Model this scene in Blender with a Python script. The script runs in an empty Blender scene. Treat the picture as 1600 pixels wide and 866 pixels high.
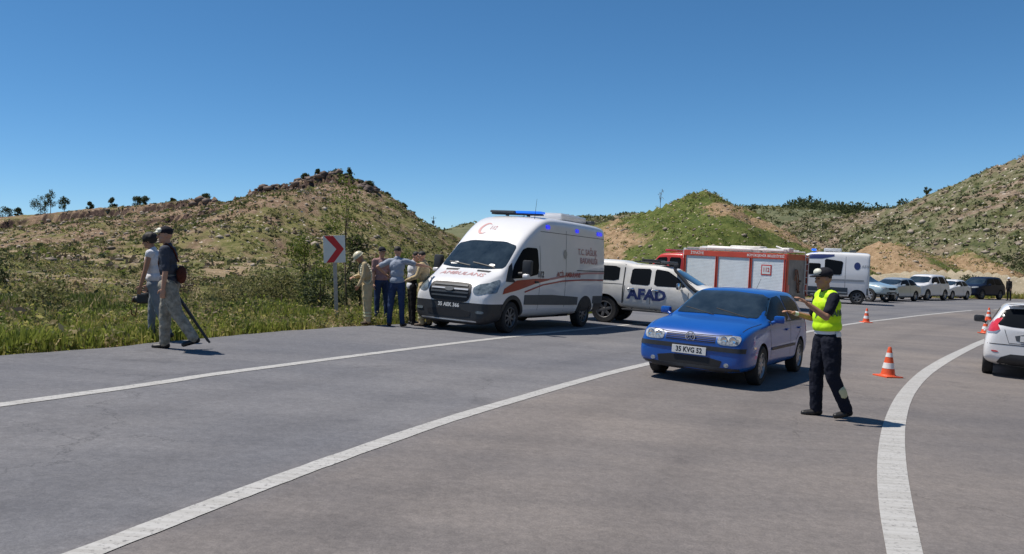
import bpy, bmesh, math, random
import numpy as np
from mathutils import Vector, Matrix, Euler
from mathutils.bvhtree import BVHTree

R = math.radians
random.seed(7)
rng = np.random.default_rng(11)
S = bpy.context.scene
COL = S.collection

# ------------------------------------------------------------------ camera, sky, sun, exposure
cam_d = bpy.data.cameras.new('camera')
cam = bpy.data.objects.new('camera', cam_d)
COL.objects.link(cam)
cam_d.sensor_width = 36.0
cam_d.lens = 36.0 * 1298 / 1600
cam_d.clip_start = 0.05
cam_d.clip_end = 6000
cam.location = (0, 0, 1.666)
cam.rotation_euler = (R(90) - 0.0216, 0, 0)
S.camera = cam

SUN_EL, SUN_AZ = R(65.5), math.atan2(-0.97, 0.20)      # azimuth clockwise from +Y
W = bpy.data.worlds.new('World')
S.world = W
W.use_nodes = True
wn = W.node_tree.nodes
wl = W.node_tree.links
bg = wn['Background']
sky = wn.new('ShaderNodeTexSky')
sky.sky_type = 'NISHITA'
sky.sun_disc = False
sky.sun_elevation = SUN_EL
sky.sun_rotation = SUN_AZ
sky.altitude = 3000
sky.air_density = 1.0
sky.dust_density = 0.0
sky.ozone_density = 7.0
hs = wn.new('ShaderNodeHueSaturation')
hs.inputs['Saturation'].default_value = 1.12
hs.inputs['Hue'].default_value = .492
wl.new(sky.outputs[0], hs.inputs['Color'])
wl.new(hs.outputs[0], bg.inputs[0])
bg.inputs[1].default_value = 0.104
sun_d = bpy.data.lights.new('sun', 'SUN')
sun_d.energy = 5.0
sun_d.angle = R(0.5)
sun_d.color = (1.0, 0.93, 0.84)
sun = bpy.data.objects.new('sun', sun_d)
COL.objects.link(sun)
sd = Vector((math.sin(SUN_AZ) * math.cos(SUN_EL), math.cos(SUN_AZ) * math.cos(SUN_EL), math.sin(SUN_EL)))
sun.rotation_euler = sd.to_track_quat('Z', 'Y').to_euler()
sun.location = (0, 0, 40)
S.view_settings.view_transform = 'Standard'
S.view_settings.look = 'None'
S.view_settings.gamma = 1
S.view_settings.exposure = 0.12
S.render.engine = 'CYCLES'
S.cycles.use_denoising = True
S.cycles.max_bounces = 6
S.cycles.diffuse_bounces = 3
S.cycles.glossy_bounces = 3
S.cycles.transparent_max_bounces = 6

# ------------------------------------------------------------------ the lie of the land
SLOPE = 0.0663
def Fy(y):
    t = np.clip((np.asarray(y, float) - 20) / 26, 0, 1)
    t = t * t * (3 - 2 * t)
    return 1 - .4 * t
def G(x, y):                                           # the banked road surface
    xx = np.clip(x, -26, 70)
    return -SLOPE * xx * Fy(y)
def Gf(x, y):
    return float(G(x, y))
def frame_at(x, y, yaw=0.0, dz=0.0):
    e = .4
    n = Vector((-(Gf(x + e, y) - Gf(x - e, y)) / (2 * e), -(Gf(x, y + e) - Gf(x, y - e)) / (2 * e), 1)).normalized()
    q = Vector((0, 0, 1)).rotation_difference(n)
    return Matrix.Translation((x, y, Gf(x, y) + dz)) @ q.to_matrix().to_4x4() @ Matrix.Rotation(yaw, 4, 'Z')

# ------------------------------------------------------------------ noise (numpy)
_perm = rng.random((256, 256))
def vnoise(x, y):
    xi = np.floor(x).astype(int); yi = np.floor(y).astype(int)
    fx = x - xi; fy = y - yi
    fx = fx * fx * (3 - 2 * fx); fy = fy * fy * (3 - 2 * fy)
    a = _perm[xi & 255, yi & 255]; b = _perm[(xi + 1) & 255, yi & 255]
    c = _perm[xi & 255, (yi + 1) & 255]; d = _perm[(xi + 1) & 255, (yi + 1) & 255]
    return (a * (1 - fx) + b * fx) * (1 - fy) + (c * (1 - fx) + d * fx) * fy - .5
def fbm(x, y, oct=4, gain=.5):
    s = 0; a = 1; f = 1
    for i in range(oct):
        s = s + a * vnoise(x * f + 17.3 * i, y * f + 9.1 * i); a *= gain; f *= 2.03
    return s

# ------------------------------------------------------------------ materials
def mat(name, col, rough=.6, metal=0.0, coat=0.0, spec=.5, var=0.0, scale=8.0, bump=0.0, bscale=60.0, col2=None, emit=None):
    m = bpy.data.materials.new(name)
    m.use_nodes = True
    nt = m.node_tree; N = nt.nodes; L = nt.links
    p = N['Principled BSDF']
    p.inputs['Base Color'].default_value = (*col, 1)
    p.inputs['Roughness'].default_value = rough
    p.inputs['Metallic'].default_value = metal
    p.inputs['Coat Weight'].default_value = coat
    p.inputs['Coat Roughness'].default_value = .06
    p.inputs['Specular IOR Level'].default_value = spec
    if emit:
        p.inputs['Emission Color'].default_value = (*emit[0], 1)
        p.inputs['Emission Strength'].default_value = emit[1]
    if var > 0 or col2:
        tc = N.new('ShaderNodeTexCoord')
        no = N.new('ShaderNodeTexNoise'); no.inputs['Scale'].default_value = scale
        no.inputs['Detail'].default_value = 6; no.inputs['Roughness'].default_value = .62
        L.new(tc.outputs['Object'], no.inputs['Vector'])
        cr = N.new('ShaderNodeValToRGB')
        cr.color_ramp.elements[0].position = .32; cr.color_ramp.elements[1].position = .68
        c2 = col2 if col2 else tuple(min(1, c * (1 + var)) for c in col)
        c1 = col if col2 else tuple(c * (1 - var) for c in col)
        cr.color_ramp.elements[0].color = (*c1, 1); cr.color_ramp.elements[1].color = (*c2, 1)
        L.new(no.outputs['Fac'], cr.inputs[0]); L.new(cr.outputs[0], p.inputs['Base Color'])
    if bump > 0:
        tc = N.new('ShaderNodeTexCoord')
        n2 = N.new('ShaderNodeTexNoise'); n2.inputs['Scale'].default_value = bscale
        n2.inputs['Detail'].default_value = 4
        L.new(tc.outputs['Object'], n2.inputs['Vector'])
        b = N.new('ShaderNodeBump'); b.inputs['Strength'].default_value = bump; b.inputs['Distance'].default_value = .02
        L.new(n2.outputs['Fac'], b.inputs['Height']); L.new(b.outputs[0], p.inputs['Normal'])
    return m

M = {}
M['white'] = mat('white_paint', (.74, .74, .74), .32, coat=.7, var=.035, scale=1.5)
M['white_dirty'] = mat('dusty_white_paint', (.60, .585, .54), .42, coat=.4, col2=(.76, .75, .72), scale=2.2)
M['blue'] = mat('blue_paint', (.004, .072, .33), .32, coat=.45, col2=(.005, .084, .38), scale=1.2)
M['red'] = mat('red_paint', (.50, .03, .015), .35, coat=.5, var=.12, scale=3)
M['redorange'] = mat('fire_red_paint', (.55, .055, .02), .4, coat=.4, var=.1, scale=3)
M['silver'] = mat('silver_paint', (.42, .47, .50), .3, metal=.45, coat=.8, var=.03, scale=2)
M['bluegrey'] = mat('blue_grey_paint', (.13, .20, .26), .3, metal=.3, coat=.8, var=.05, scale=2)
M['palebue'] = mat('pale_blue_paint', (.40, .52, .58), .3, metal=.2, coat=.8, var=.04, scale=2)
M['black'] = mat('black_paint', (.008, .014, .034), .4, coat=.0, spec=.2, var=.1, scale=2)
M['darkred'] = mat('dark_red_paint', (.16, .03, .02), .3, coat=.8)
M['greycar'] = mat('grey_paint', (.2, .21, .22), .3, metal=.4, coat=.8)
M['glass'] = mat('dark_glass', (.010, .012, .015), .2, coat=0, spec=.2)
M['screen'] = mat('windscreen_glass', (.010, .018, .028), .06, coat=.3, spec=.5, col2=(.030, .045, .06), scale=2.6)  # opaque; the mottled colour stands in for dash reflections
for _k, _i in (('glass', 1.16), ('screen', 1.32)): M[_k].node_tree.nodes['Principled BSDF'].inputs['IOR'].default_value = _i
M['plastic'] = mat('black_plastic', (.028, .03, .034), .55, var=.15, scale=12)
M['plastic_grey'] = mat('grey_plastic', (.075, .085, .095), .5, var=.12, scale=9)
M['under'] = mat('wheel_well', (.006, .006, .007), .9)
M['rubber'] = mat('rubber', (.022, .022, .023), .82, var=.2, scale=20)
M['rim'] = mat('alloy', (.36, .36, .37), .35, metal=.6, var=.1, scale=14)
M['rimdark'] = mat('steel_rim', (.16, .16, .165), .45, metal=.5, var=.15, scale=14)
M['chrome'] = mat('chrome', (.72, .73, .75), .12, metal=1)
M['alu'] = mat('aluminium', (.55, .56, .57), .38, metal=.6, var=.08, scale=10)
M['lens'] = mat('headlight_lens', (.12, .14, .16), .1, coat=1, col2=(.52, .54, .55), scale=26)
M['lensdark'] = mat('dark_lens', (.05, .07, .085), .06, coat=1, col2=(.24, .29, .32), scale=9)
M['redlens'] = mat('red_lens', (.50, .02, .035), .1, coat=1, col2=(.66, .05, .06), scale=14)
M['orangelens'] = mat('orange_lens', (.7, .22, .02), .12, coat=1)
M['bluelamp'] = mat('blue_lamp', (.01, .01, .55), .1, coat=1, emit=((.02, .03, 1), .75))
M['bluelamp2'] = mat('blue_lamp_bar', (.01, .08, .6), .1, coat=1, emit=((.02, .2, 1), .8))
M['plate'] = mat('plate_white', (.72, .72, .70), .4, var=.05, scale=30)
M['ink'] = mat('ink_black', (.012, .012, .014), .6)
M['navy'] = mat('navy_letter', (.02, .035, .14), .5)
M['redletter'] = mat('red_letter', (.55, .05, .04), .45)
M['redstripe'] = mat('red_stripe', (.33, .016, .014), .35, coat=.3, var=.1, scale=5)
M['pinkletter'] = mat('faded_red_letter', (.52, .27, .26), .5)
M['whiteletter'] = mat('white_letter', (.8, .8, .78), .5)
M['gap'] = mat('panel_gap', (.01, .01, .012), .7)
M['steel'] = mat('galvanised_steel', (.36, .37, .38), .45, metal=.5, var=.15, scale=14)
M['signwhite'] = mat('sign_white', (.70, .74, .73), .4, var=.05, scale=6)
M['signred'] = mat('sign_red', (.55, .02, .03), .4, var=.08, scale=5)
M['bark'] = mat('bark', (.10, .075, .05), .9, var=.35, scale=14, bump=.4, bscale=40)

# ------------------------------------------------------------------ object helpers
def link(o, parent=None):
    COL.objects.link(o)
    if parent is not None:
        o.parent = parent
    return o
def empty(name, label, cat, group=None):
    o = bpy.data.objects.new(name, None)
    o.empty_display_size = .2
    COL.objects.link(o)
    return tag(o, label, cat, group)
def tag(o, label=None, cat=None, group=None, kind=None):
    if label: o['label'] = label
    if cat: o['category'] = cat
    if group: o['group'] = group
    if kind: o['kind'] = kind
    return o
def mesh_from(name, V, Fc, mats, parent=None, smooth=False, mi=None):
    me = bpy.data.meshes.new(name)
    me.from_pydata([tuple(v) for v in V], [], [tuple(f) for f in Fc])
    for m in (mats if isinstance(mats, (list, tuple)) else [mats]):
        me.materials.append(m)
    if mi is not None:
        me.polygons.foreach_set('material_index', mi)
    if smooth:
        me.polygons.foreach_set('use_smooth', [True] * len(me.polygons))
    me.update()
    return link(bpy.data.objects.new(name, me), parent)
def fast_mesh(name, V, Fc, mats, parent=None, smooth=False, mi=None):
    """V (n,3) array, Fc (m,k) array with k constant."""
    V = np.asarray(V, np.float32); Fc = np.asarray(Fc, np.int32)
    me = bpy.data.meshes.new(name)
    k = Fc.shape[1]
    me.vertices.add(len(V)); me.vertices.foreach_set('co', V.ravel())
    me.loops.add(Fc.size); me.loops.foreach_set('vertex_index', Fc.ravel())
    me.polygons.add(len(Fc)); me.polygons.foreach_set('loop_start', np.arange(0, Fc.size, k, dtype=np.int32))
    for m in (mats if isinstance(mats, (list, tuple)) else [mats]):
        me.materials.append(m)
    if mi is not None:
        me.polygons.foreach_set('material_index', np.asarray(mi, np.int32))
    if smooth:
        me.polygons.foreach_set('use_smooth', np.ones(len(Fc), bool))
    me.update(calc_edges=True)
    me.validate()
    return link(bpy.data.objects.new(name, me), parent)
def bm_obj(name, bm, mats, parent=None, smooth=False, angle=None):
    bmesh.ops.recalc_face_normals(bm, faces=bm.faces[:])
    me = bpy.data.meshes.new(name)
    bm.to_mesh(me); bm.free()
    for m in (mats if isinstance(mats, (list, tuple)) else [mats]):
        me.materials.append(m)
    if smooth:
        me.polygons.foreach_set('use_smooth', [True] * len(me.polygons))
        if angle: me.set_sharp_from_angle(angle=R(angle))
    me.update()
    return link(bpy.data.objects.new(name, me), parent)

def add_box(bm, c, s, bev=0.0, rot=None, taper=None):
    M4 = Matrix.Translation(c) @ (rot.to_4x4() if rot is not None else Matrix.Identity(4)) @ Matrix.Diagonal((s[0], s[1], s[2], 1))
    r = bmesh.ops.create_cube(bm, size=1, matrix=M4)
    vs = r['verts']
    if bev > 0:
        es = list({e for v in vs for e in v.link_edges})
        bmesh.ops.bevel(bm, geom=es, offset=bev, segments=2, affect='EDGES', profile=.6)
def add_cyl(bm, a, b, r1, r2=None, seg=16, caps=True):
    a = Vector(a); b = Vector(b); d = b - a
    r2 = r1 if r2 is None else r2
    q = d.to_track_quat('Z', 'Y').to_matrix().to_4x4()
    bmesh.ops.create_cone(bm, cap_ends=caps, segments=seg, radius1=r1, radius2=r2, depth=d.length,
                          matrix=Matrix.Translation((a + b) / 2) @ q)
def add_path(bm, pts, r, seg=8):
    for i in range(len(pts) - 1):
        add_cyl(bm, pts[i], pts[i + 1], r[i] if isinstance(r, (list, tuple)) else r,
                r[i + 1] if isinstance(r, (list, tuple)) else r, seg)
def add_ball(bm, c, r, sub=2):
    s = r if isinstance(r, (tuple, list)) else (r, r, r)
    bmesh.ops.create_icosphere(bm, subdivisions=sub, radius=1, matrix=Matrix.Translation(c) @ Matrix.Diagonal((*s, 1)))
def add_lathe(bm, prof, axis='Z', c=(0, 0, 0), seg=32):
    """prof: list of (radius, height)."""
    rings = []
    for (r, h) in prof:
        ring = []
        for k in range(seg):
            a = 2 * math.pi * k / seg
            p = (r * math.cos(a), r * math.sin(a), h)
            if axis == 'Y': p = (p[0], p[2], p[1])
            if axis == 'X': p = (p[2], p[0], p[1])
            ring.append(bm.verts.new((p[0] + c[0], p[1] + c[1], p[2] + c[2])))
        rings.append(ring)
    for i in range(len(rings) - 1):
        for k in range(seg):
            j = (k + 1) % seg
            bm.faces.new((rings[i][k], rings[i][j], rings[i + 1][j], rings[i + 1][k]))
def part_box(name, c, s, m, parent, bev=.006, rot=None):
    bm = bmesh.new(); add_box(bm, c, s, bev, rot)
    return bm_obj(name, bm, m, parent)
def evaluated(o, name=None):
    dg = bpy.context.evaluated_depsgraph_get()
    dg.update()
    me = bpy.data.meshes.new_from_object(o.evaluated_get(dg), preserve_all_data_layers=False, depsgraph=dg)
    return me
def bake(o):
    me = evaluated(o)
    old = o.data
    o.modifiers.clear()
    o.data = me
    bpy.data.meshes.remove(old)
    return o

# ------------------------------------------------------------------ setting: materials of the land
def land_mat(name, greens, soils, rock, scale=.35, fine=3.0, bump=.6, soil_bias=.5):
    m = bpy.data.materials.new(name); m.use_nodes = True
    nt = m.node_tree; N = nt.nodes; L = nt.links
    p = N['Principled BSDF']; p.inputs['Roughness'].default_value = .95; p.inputs['Specular IOR Level'].default_value = .15
    tc = N.new('ShaderNodeTexCoord')
    def noise(sc, det=8, ro=.65, w=0):
        n = N.new('ShaderNodeTexNoise'); n.inputs['Scale'].default_value = sc; n.inputs['Detail'].default_value = det
        n.inputs['Roughness'].default_value = ro
        mp = N.new('ShaderNodeMapping'); mp.inputs['Location'].default_value = (w, w * .7, 0)
        L.new(tc.outputs['Object'], mp.inputs[0]); L.new(mp.outputs[0], n.inputs['Vector'])
        return n
    def ramp(n, cols, lo=.3, hi=.7):
        c = N.new('ShaderNodeValToRGB'); cr = c.color_ramp
        while len(cr.elements) < len(cols): cr.elements.new(.5)
        for i, k in enumerate(cols):
            cr.elements[i].position = lo + (hi - lo) * i / (len(cols) - 1); cr.elements[i].color = (*k, 1)
        L.new(n, c.inputs[0]); return c
    def mix(fac, a, b):
        x = N.new('ShaderNodeMix'); x.data_type = 'RGBA'
        L.new(fac, x.inputs[0]); L.new(a, x.inputs[6]); L.new(b, x.inputs[7]); return x.outputs[2]
    g = ramp(noise(scale * 2.2, 9, .72).outputs['Fac'], greens, .33, .67)
    s = ramp(noise(scale * 3, 9, .7, 31).outputs['Fac'], soils, .33, .67)
    patch = noise(scale * .5, 9, .68, 7)
    at = N.new('ShaderNodeAttribute'); at.attribute_name = 'soil'
    add = N.new('ShaderNodeMath'); add.operation = 'ADD'
    L.new(patch.outputs['Fac'], add.inputs[0]); L.new(at.outputs['Fac'], add.inputs[1])
    th = N.new('ShaderNodeMapRange'); th.inputs[1].default_value = soil_bias - .05; th.inputs[2].default_value = soil_bias + .07
    L.new(add.outputs[0], th.inputs[0])
    c = mix(th.outputs[0], g.outputs[0], s.outputs[0])
    # loose stones, small pale flecks
    vo = N.new('ShaderNodeTexVoronoi'); vo.inputs['Scale'].default_value = fine
    L.new(tc.outputs['Object'], vo.inputs['Vector'])
    lt = N.new('ShaderNodeMath'); lt.operation = 'LESS_THAN'; lt.inputs[1].default_value = .26
    L.new(vo.outputs['Distance'], lt.inputs[0])
    n3 = noise(scale * 4, 4, .6, 13)
    gt = N.new('ShaderNodeMath'); gt.operation = 'GREATER_THAN'; gt.inputs[1].default_value = .56
    L.new(n3.outputs['Fac'], gt.inputs[0])
    mu = N.new('ShaderNodeMath'); mu.operation = 'MULTIPLY'
    L.new(lt.outputs[0], mu.inputs[0]); L.new(gt.outputs[0], mu.inputs[1])
    rk = ramp(vo.outputs['Color'], [tuple(k * .7 for k in rock), rock, tuple(min(1, k * 1.35) for k in rock)], .2, .8)
    c = mix(mu.outputs[0], c, rk.outputs[0])
    # steep faces are bare dark rock, colour deepened for the ledge's overhang shade
    at2 = N.new('ShaderNodeAttribute'); at2.attribute_name = 'cliff'
    cl = ramp(noise(scale * 6, 7, .7, 3).outputs['Fac'], [(.022, .016, .014), (.065, .042, .035), (.15, .105, .085)], .35, .7)
    c = mix(at2.outputs['Fac'], c, cl.outputs[0])
    L.new(c, p.inputs['Base Color'])
    b = N.new('ShaderNodeBump'); b.inputs['Strength'].default_value = bump; b.inputs['Distance'].default_value = .5
    nb = noise(scale * 6, 10, .75, 5)
    L.new(nb.outputs['Fac'], b.inputs['Height']); L.new(b.outputs[0], p.inputs['Normal'])
    return m

LM_left = land_mat('hillside_scrub', [(.05, .055, .02), (.13, .135, .042), (.20, .18, .075), (.27, .225, .12)],
                   [(.13, .085, .058), (.24, .165, .11), (.35, .265, .18)], (.50, .44, .36), .5, 1.7, soil_bias=.47)
LM_mound = land_mat('mound_grass', [(.045, .07, .018), (.095, .12, .03), (.16, .17, .055)],
                    [(.20, .135, .075), (.32, .22, .13), (.44, .32, .20)], (.42, .35, .25), .6, 2.2, soil_bias=.62)
LM_right = land_mat('rocky_slope', [(.035, .05, .022), (.085, .095, .04), (.15, .145, .085), (.24, .21, .15)],
                    [(.12, .085, .06), (.21, .16, .115), (.33, .26, .19)], (.48, .44, .38), .16, .55, soil_bias=.55)
LM_far = land_mat('far_slope', [(.07, .085, .045), (.12, .13, .07), (.17, .165, .10)],
                  [(.22, .17, .12), (.30, .24, .17)], (.34, .31, .26), .06, .25, soil_bias=.6)
LM_ground = land_mat('valley_floor', [(.06, .07, .022), (.13, .14, .045), (.22, .20, .08)],
                     [(.20, .15, .09), (.32, .24, .15), (.42, .33, .21)], (.50, .44, .36), .7, 3.0, soil_bias=.50)

# ------------------------------------------------------------------ road edge, in metres
EDGE = [(-14, -30), (-11, -6), (-8.6, 4), (-7.4, 8), (-6.53, 10.57), (-6.22, 11.12), (-5.85, 11.95), (-5.27, 13.5), (-4.31, 15.97),
        (-2.87, 18.57), (-1.3, 21.0), (1.2, 25.3), (5, 31.5), (10.5, 40), (17, 48.5), (23.5, 55.5), (30, 61), (38, 66.6), (46, 71), (60, 76.5), (90, 84)]
_ex = np.array([e[0] for e in EDGE]); _ey = np.array([e[1] for e in EDGE])
def edge_dist(x, y):
    """signed distance to the left road edge: positive on the verge side"""
    x = np.asarray(x, float); y = np.asarray(y, float)
    best = np.full(x.shape, 1e9); sgn = np.ones(x.shape)
    for i in range(len(_ex) - 1):
        ax, ay, bx, by = _ex[i], _ey[i], _ex[i + 1], _ey[i + 1]
        dx, dy = bx - ax, by - ay
        t = np.clip(((x - ax) * dx + (y - ay) * dy) / (dx * dx + dy * dy), 0, 1)
        d = np.hypot(x - ax - t * dx, y - ay - t * dy)
        s = np.sign(dx * (y - ay) - dy * (x - ax))
        m = d < best
        best = np.where(m, d, best); sgn = np.where(m, s, sgn)
    return best * sgn

def land(x, y):
    """ground level off the road"""
    d = edge_dist(x, y)
    g = G(x, y)
    v = np.clip(d, 0, None)
    off = -.07 + .05 * np.clip(v / .5, 0, 1)
    off = off - .25 * np.clip((v - 2.0) / 5, 0, 1) + 1.1 * np.clip((v - 12) / 45, 0, 1) ** 1.2
    n = fbm(x * .12, y * .12, 4) * np.clip((v - 1.5) / 14, 0, 1) * 1.3 + fbm(x * .6, y * .6, 3) * .16 * np.clip(v / 2, 0, 1)
    return g + np.where(d > 0, off + n, -.07)

def axis(vals):
    out = [vals[0][0]]
    for (a, b, st) in vals:
        n = max(1, int(round((b - a) / st)))
        out += list(np.linspace(a, b, n + 1)[1:])
    return np.array(out)
def grid_faces(nx, ny):
    i, j = np.meshgrid(np.arange(nx - 1), np.arange(ny - 1), indexing='ij')
    a = (i * ny + j).ravel()
    return np.stack([a, a + ny, a + ny + 1, a + 1], 1)

def set_attr(o, name, vals):
    at = o.data.attributes.new(name, 'FLOAT', 'POINT')
    at.data.foreach_set('value', np.asarray(vals, np.float32))

xs = axis([(-2500, -300, 180), (-300, -60, 12), (-60, -24, 1.5), (-24, 6, .5), (6, 60, 1.2), (60, 160, 5), (160, 2500, 180)])
ys = axis([(-1500, -60, 120), (-60, 4, 2), (4, 30, .5), (30, 100, 1.2), (100, 300, 10), (300, 3500, 200)])
X, Y = np.meshgrid(xs, ys, indexing='ij')
Z = land(X, Y)
far = np.clip((np.hypot(X, Y) - 300) / 600, 0, 1)
Z = Z - far * 6
ground = fast_mesh('ground', np.stack([X, Y, Z], -1).reshape(-1, 3), grid_faces(len(xs), len(ys)), LM_ground, smooth=True)
tag(ground, kind='structure')
dd = edge_dist(X, Y)
soil = .22 * np.exp(-((dd - .25) / .45) ** 2) - .06 * np.exp(-((dd - 2.5) / 2.5) ** 2)
# a pale gravel track and parking ground behind the row of cars
track = np.exp(-((dd - 9) / 5.0) ** 2) * (Y > 44)
set_attr(ground, 'soil', (soil + .35 * track).ravel())
set_attr(ground, 'cliff', np.zeros(X.size))

# ------------------------------------------------------------------ asphalt
def rgb1(N):
    r = N.new('ShaderNodeRGB'); r.outputs[0].default_value = (1, 1, 1, 1); return r.outputs[0]
def asphalt_mat():
    m = bpy.data.materials.new('asphalt'); m.use_nodes = True
    nt = m.node_tree; N = nt.nodes; L = nt.links
    p = N['Principled BSDF']; p.inputs['Roughness'].default_value = .88; p.inputs['Specular IOR Level'].default_value = .3
    tc = N.new('ShaderNodeTexCoord')
    def nz(sc, det, ro=.6, st=None):
        n = N.new('ShaderNodeTexNoise'); n.inputs['Scale'].default_value = sc; n.inputs['Detail'].default_value = det; n.inputs['Roughness'].default_value = ro
        if st:
            mp = N.new('ShaderNodeMapping'); mp.inputs['Rotation'].default_value = (0, 0, st[0]); mp.inputs['Scale'].default_value = st[1]
            L.new(tc.outputs['Object'], mp.inputs[0]); L.new(mp.outputs[0], n.inputs[0])
        else: L.new(tc.outputs['Object'], n.inputs[0])
        return n
    def ramp(n, a, b, lo, hi):
        c = N.new('ShaderNodeValToRGB'); c.color_ramp.elements[0].position = lo; c.color_ramp.elements[1].position = hi
        c.color_ramp.elements[0].color = (*a, 1); c.color_ramp.elements[1].color = (*b, 1); L.new(n.outputs['Fac'], c.inputs[0]); return c.outputs[0]
    def mixc(f, a, b, mode='MIX'):
        x = N.new('ShaderNodeMix'); x.data_type = 'RGBA'; x.blend_type = mode
        if isinstance(f, float): x.inputs[0].default_value = f
        else: L.new(f, x.inputs[0])
        L.new(a, x.inputs[6]); L.new(b, x.inputs[7]); return x.outputs[2]
    big = ramp(nz(.16, 5), (.140, .139, .146), (.196, .186, .180), .36, .66)          # grey-blue to brownish patches
    streak = ramp(nz(1.0, 5, .6, (R(-62), (.12, 1.3, 1))), (.88, .88, .89), (1.08, 1.07, 1.06), .35, .65)   # wear along the lanes
    c = mixc(1.0, big, streak, 'MULTIPLY')
    grain = ramp(nz(70, 3, .8), (.84, .84, .84), (1.14, 1.14, 1.13), .36, .66)
    c = mixc(1.0, c, grain, 'MULTIPLY')
    speck = ramp(nz(9, 6, .8), (.86, .86, .86), (1.1, 1.1, 1.1), .35, .65)
    c = mixc(1.0, c, speck, 'MULTIPLY')
    # paving lanes: the centre strip is a browner, newer mix than the outer lane
    at = N.new('ShaderNodeAttribute'); at.attribute_name = 'lane'
    rg = N.new('ShaderNodeRGB'); rg.outputs[0].default_value = (.93, .965, 1.03, 1)
    r2 = N.new('ShaderNodeRGB'); r2.outputs[0].default_value = (1.06, 1.0, .955, 1)
    tone = mixc(at.outputs['Fac'], rg.outputs[0], r2.outputs[0])
    c = mixc(1.0, c, tone, 'MULTIPLY')
    a3 = N.new('ShaderNodeAttribute'); a3.attribute_name = 'track'
    wr = N.new('ShaderNodeRGB'); wr.outputs[0].default_value = (.885, .885, .89, 1)
    c = mixc(1.0, c, mixc(a3.outputs['Fac'], rgb1(N), wr.outputs[0]), 'MULTIPLY')
    vo = N.new('ShaderNodeTexVoronoi'); vo.inputs['Scale'].default_value = 34; L.new(tc.outputs['Object'], vo.inputs['Vector'])
    chip = N.new('ShaderNodeValToRGB'); chip.color_ramp.elements[0].position = .05; chip.color_ramp.elements[1].position = .95
    chip.color_ramp.elements[0].color = (.78, .78, .79, 1); chip.color_ramp.elements[1].color = (1.22, 1.2, 1.17, 1)
    sp = N.new('ShaderNodeSeparateColor'); L.new(vo.outputs['Color'], sp.inputs[0]); L.new(sp.outputs[0], chip.inputs[0])
    c = mixc(.35, c, chip.outputs[0], 'MULTIPLY')
    st = nz(.9, 5, .55); stain = N.new('ShaderNodeValToRGB'); stain.color_ramp.elements[0].position = .27; stain.color_ramp.elements[1].position = .36
    stain.color_ramp.elements[0].color = (.80, .80, .81, 1); stain.color_ramp.elements[1].color = (1, 1, 1, 1); L.new(st.outputs['Fac'], stain.inputs[0])
    c = mixc(1.0, c, stain.outputs[0], 'MULTIPLY')
    v2 = N.new('ShaderNodeTexVoronoi'); v2.feature = 'DISTANCE_TO_EDGE'; v2.inputs['Scale'].default_value = .23
    nw = nz(1.6, 6, .7); va = N.new('ShaderNodeVectorMath'); va.operation = 'ADD'
    L.new(tc.outputs['Object'], va.inputs[0]); L.new(nw.outputs['Color'], va.inputs[1]); L.new(va.outputs[0], v2.inputs['Vector'])
    ck = N.new('ShaderNodeValToRGB'); ck.color_ramp.elements[0].position = .0; ck.color_ramp.elements[1].position = .0035
    ck.color_ramp.elements[0].color = (.62, .62, .62, 1); ck.color_ramp.elements[1].color = (1, 1, 1, 1); L.new(v2.outputs['Distance'], ck.inputs[0])
    ckm = ramp(nz(.35, 3), (0, 0, 0), (1, 1, 1), .50, .56)
    c = mixc(1.0, c, mixc(ckm, rgb1(N), ck.outputs[0]), 'MULTIPLY')
    L.new(c, p.inputs['Base Color'])
    b = N.new('ShaderNodeBump'); b.inputs['Strength'].default_value = .35; b.inputs['Distance'].default_value = .01
    n = nz(70, 3, .7); L.new(n.outputs['Fac'], b.inputs['Height']); L.new(b.outputs[0], p.inputs['Normal'])
    return m
MA = asphalt_mat()

def catmull(P, n=12):
    P = [np.array(p, float) for p in P]
    P = [2 * P[0] - P[1]] + P + [2 * P[-1] - P[-2]]
    out = []
    for i in range(1, len(P) - 2):
        for k in range(n):
            t = k / n
            a, b, c, d = P[i - 1:i + 3]
            out.append(.5 * ((2 * b) + (-a + c) * t + (2 * a - 5 * b + 4 * c - d) * t * t + (-a + 3 * b - 3 * c + d) * t ** 3))
    out.append(P[-2])
    return np.array(out)

# road sheet: rows run from the ragged left edge to far beyond the right of the junction
ed = catmull([(e[0], e[1]) for e in EDGE], 14)
rows = []
NW = 190
wv = np.concatenate([[0], np.linspace(0, 1, NW)[1:] ** 1.25])
for i, e in enumerate(ed):
    t = ed[min(i + 1, len(ed) - 1)] - ed[max(i - 1, 0)]
    n = np.array([t[1], -t[0]]) / np.hypot(*t)
    n2 = np.array([.8, -.6]); n2 /= np.hypot(*n2)
    jit = .05 * float(fbm(np.array(e[0] * 2.2), np.array(e[1] * 2.2), 3)) * 2
    width = 34 if e[1] < 45 else 24
    row = [e + n2 * (w * 52 - jit) for w in wv]
    rows.append(row)
RW = np.array(rows)
V = np.concatenate([RW, (G(RW[..., 0], RW[..., 1]) + .004)[..., None]], -1)
nr, nc = V.shape[:2]
road = fast_mesh('road', V.reshape(-1, 3), grid_faces(nr, nc), MA, smooth=True)
tag(road, kind='structure')
CB = catmull([(-6.4, -12), (-3.9, -1), (-2.17, 4.32), (-1.10, 7.22), (-.08, 9.54), (2.14, 13.97), (6.2, 20.9), (11.62, 29.25), (15.97, 34.51), (19.57, 38.44), (24.2, 42.98), (34, 51), (50, 60)], 10)
dmin = np.min(np.hypot(V[..., 0].reshape(-1, 1) - CB[None, :, 0], V[..., 1].reshape(-1, 1) - CB[None, :, 1]), 1)
nb = np.argmin(np.hypot(V[..., 0].reshape(-1, 1) - CB[None, :, 0], V[..., 1].reshape(-1, 1) - CB[None, :, 1]), 1)
nb = np.clip(nb, 0, len(CB) - 2)
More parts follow.
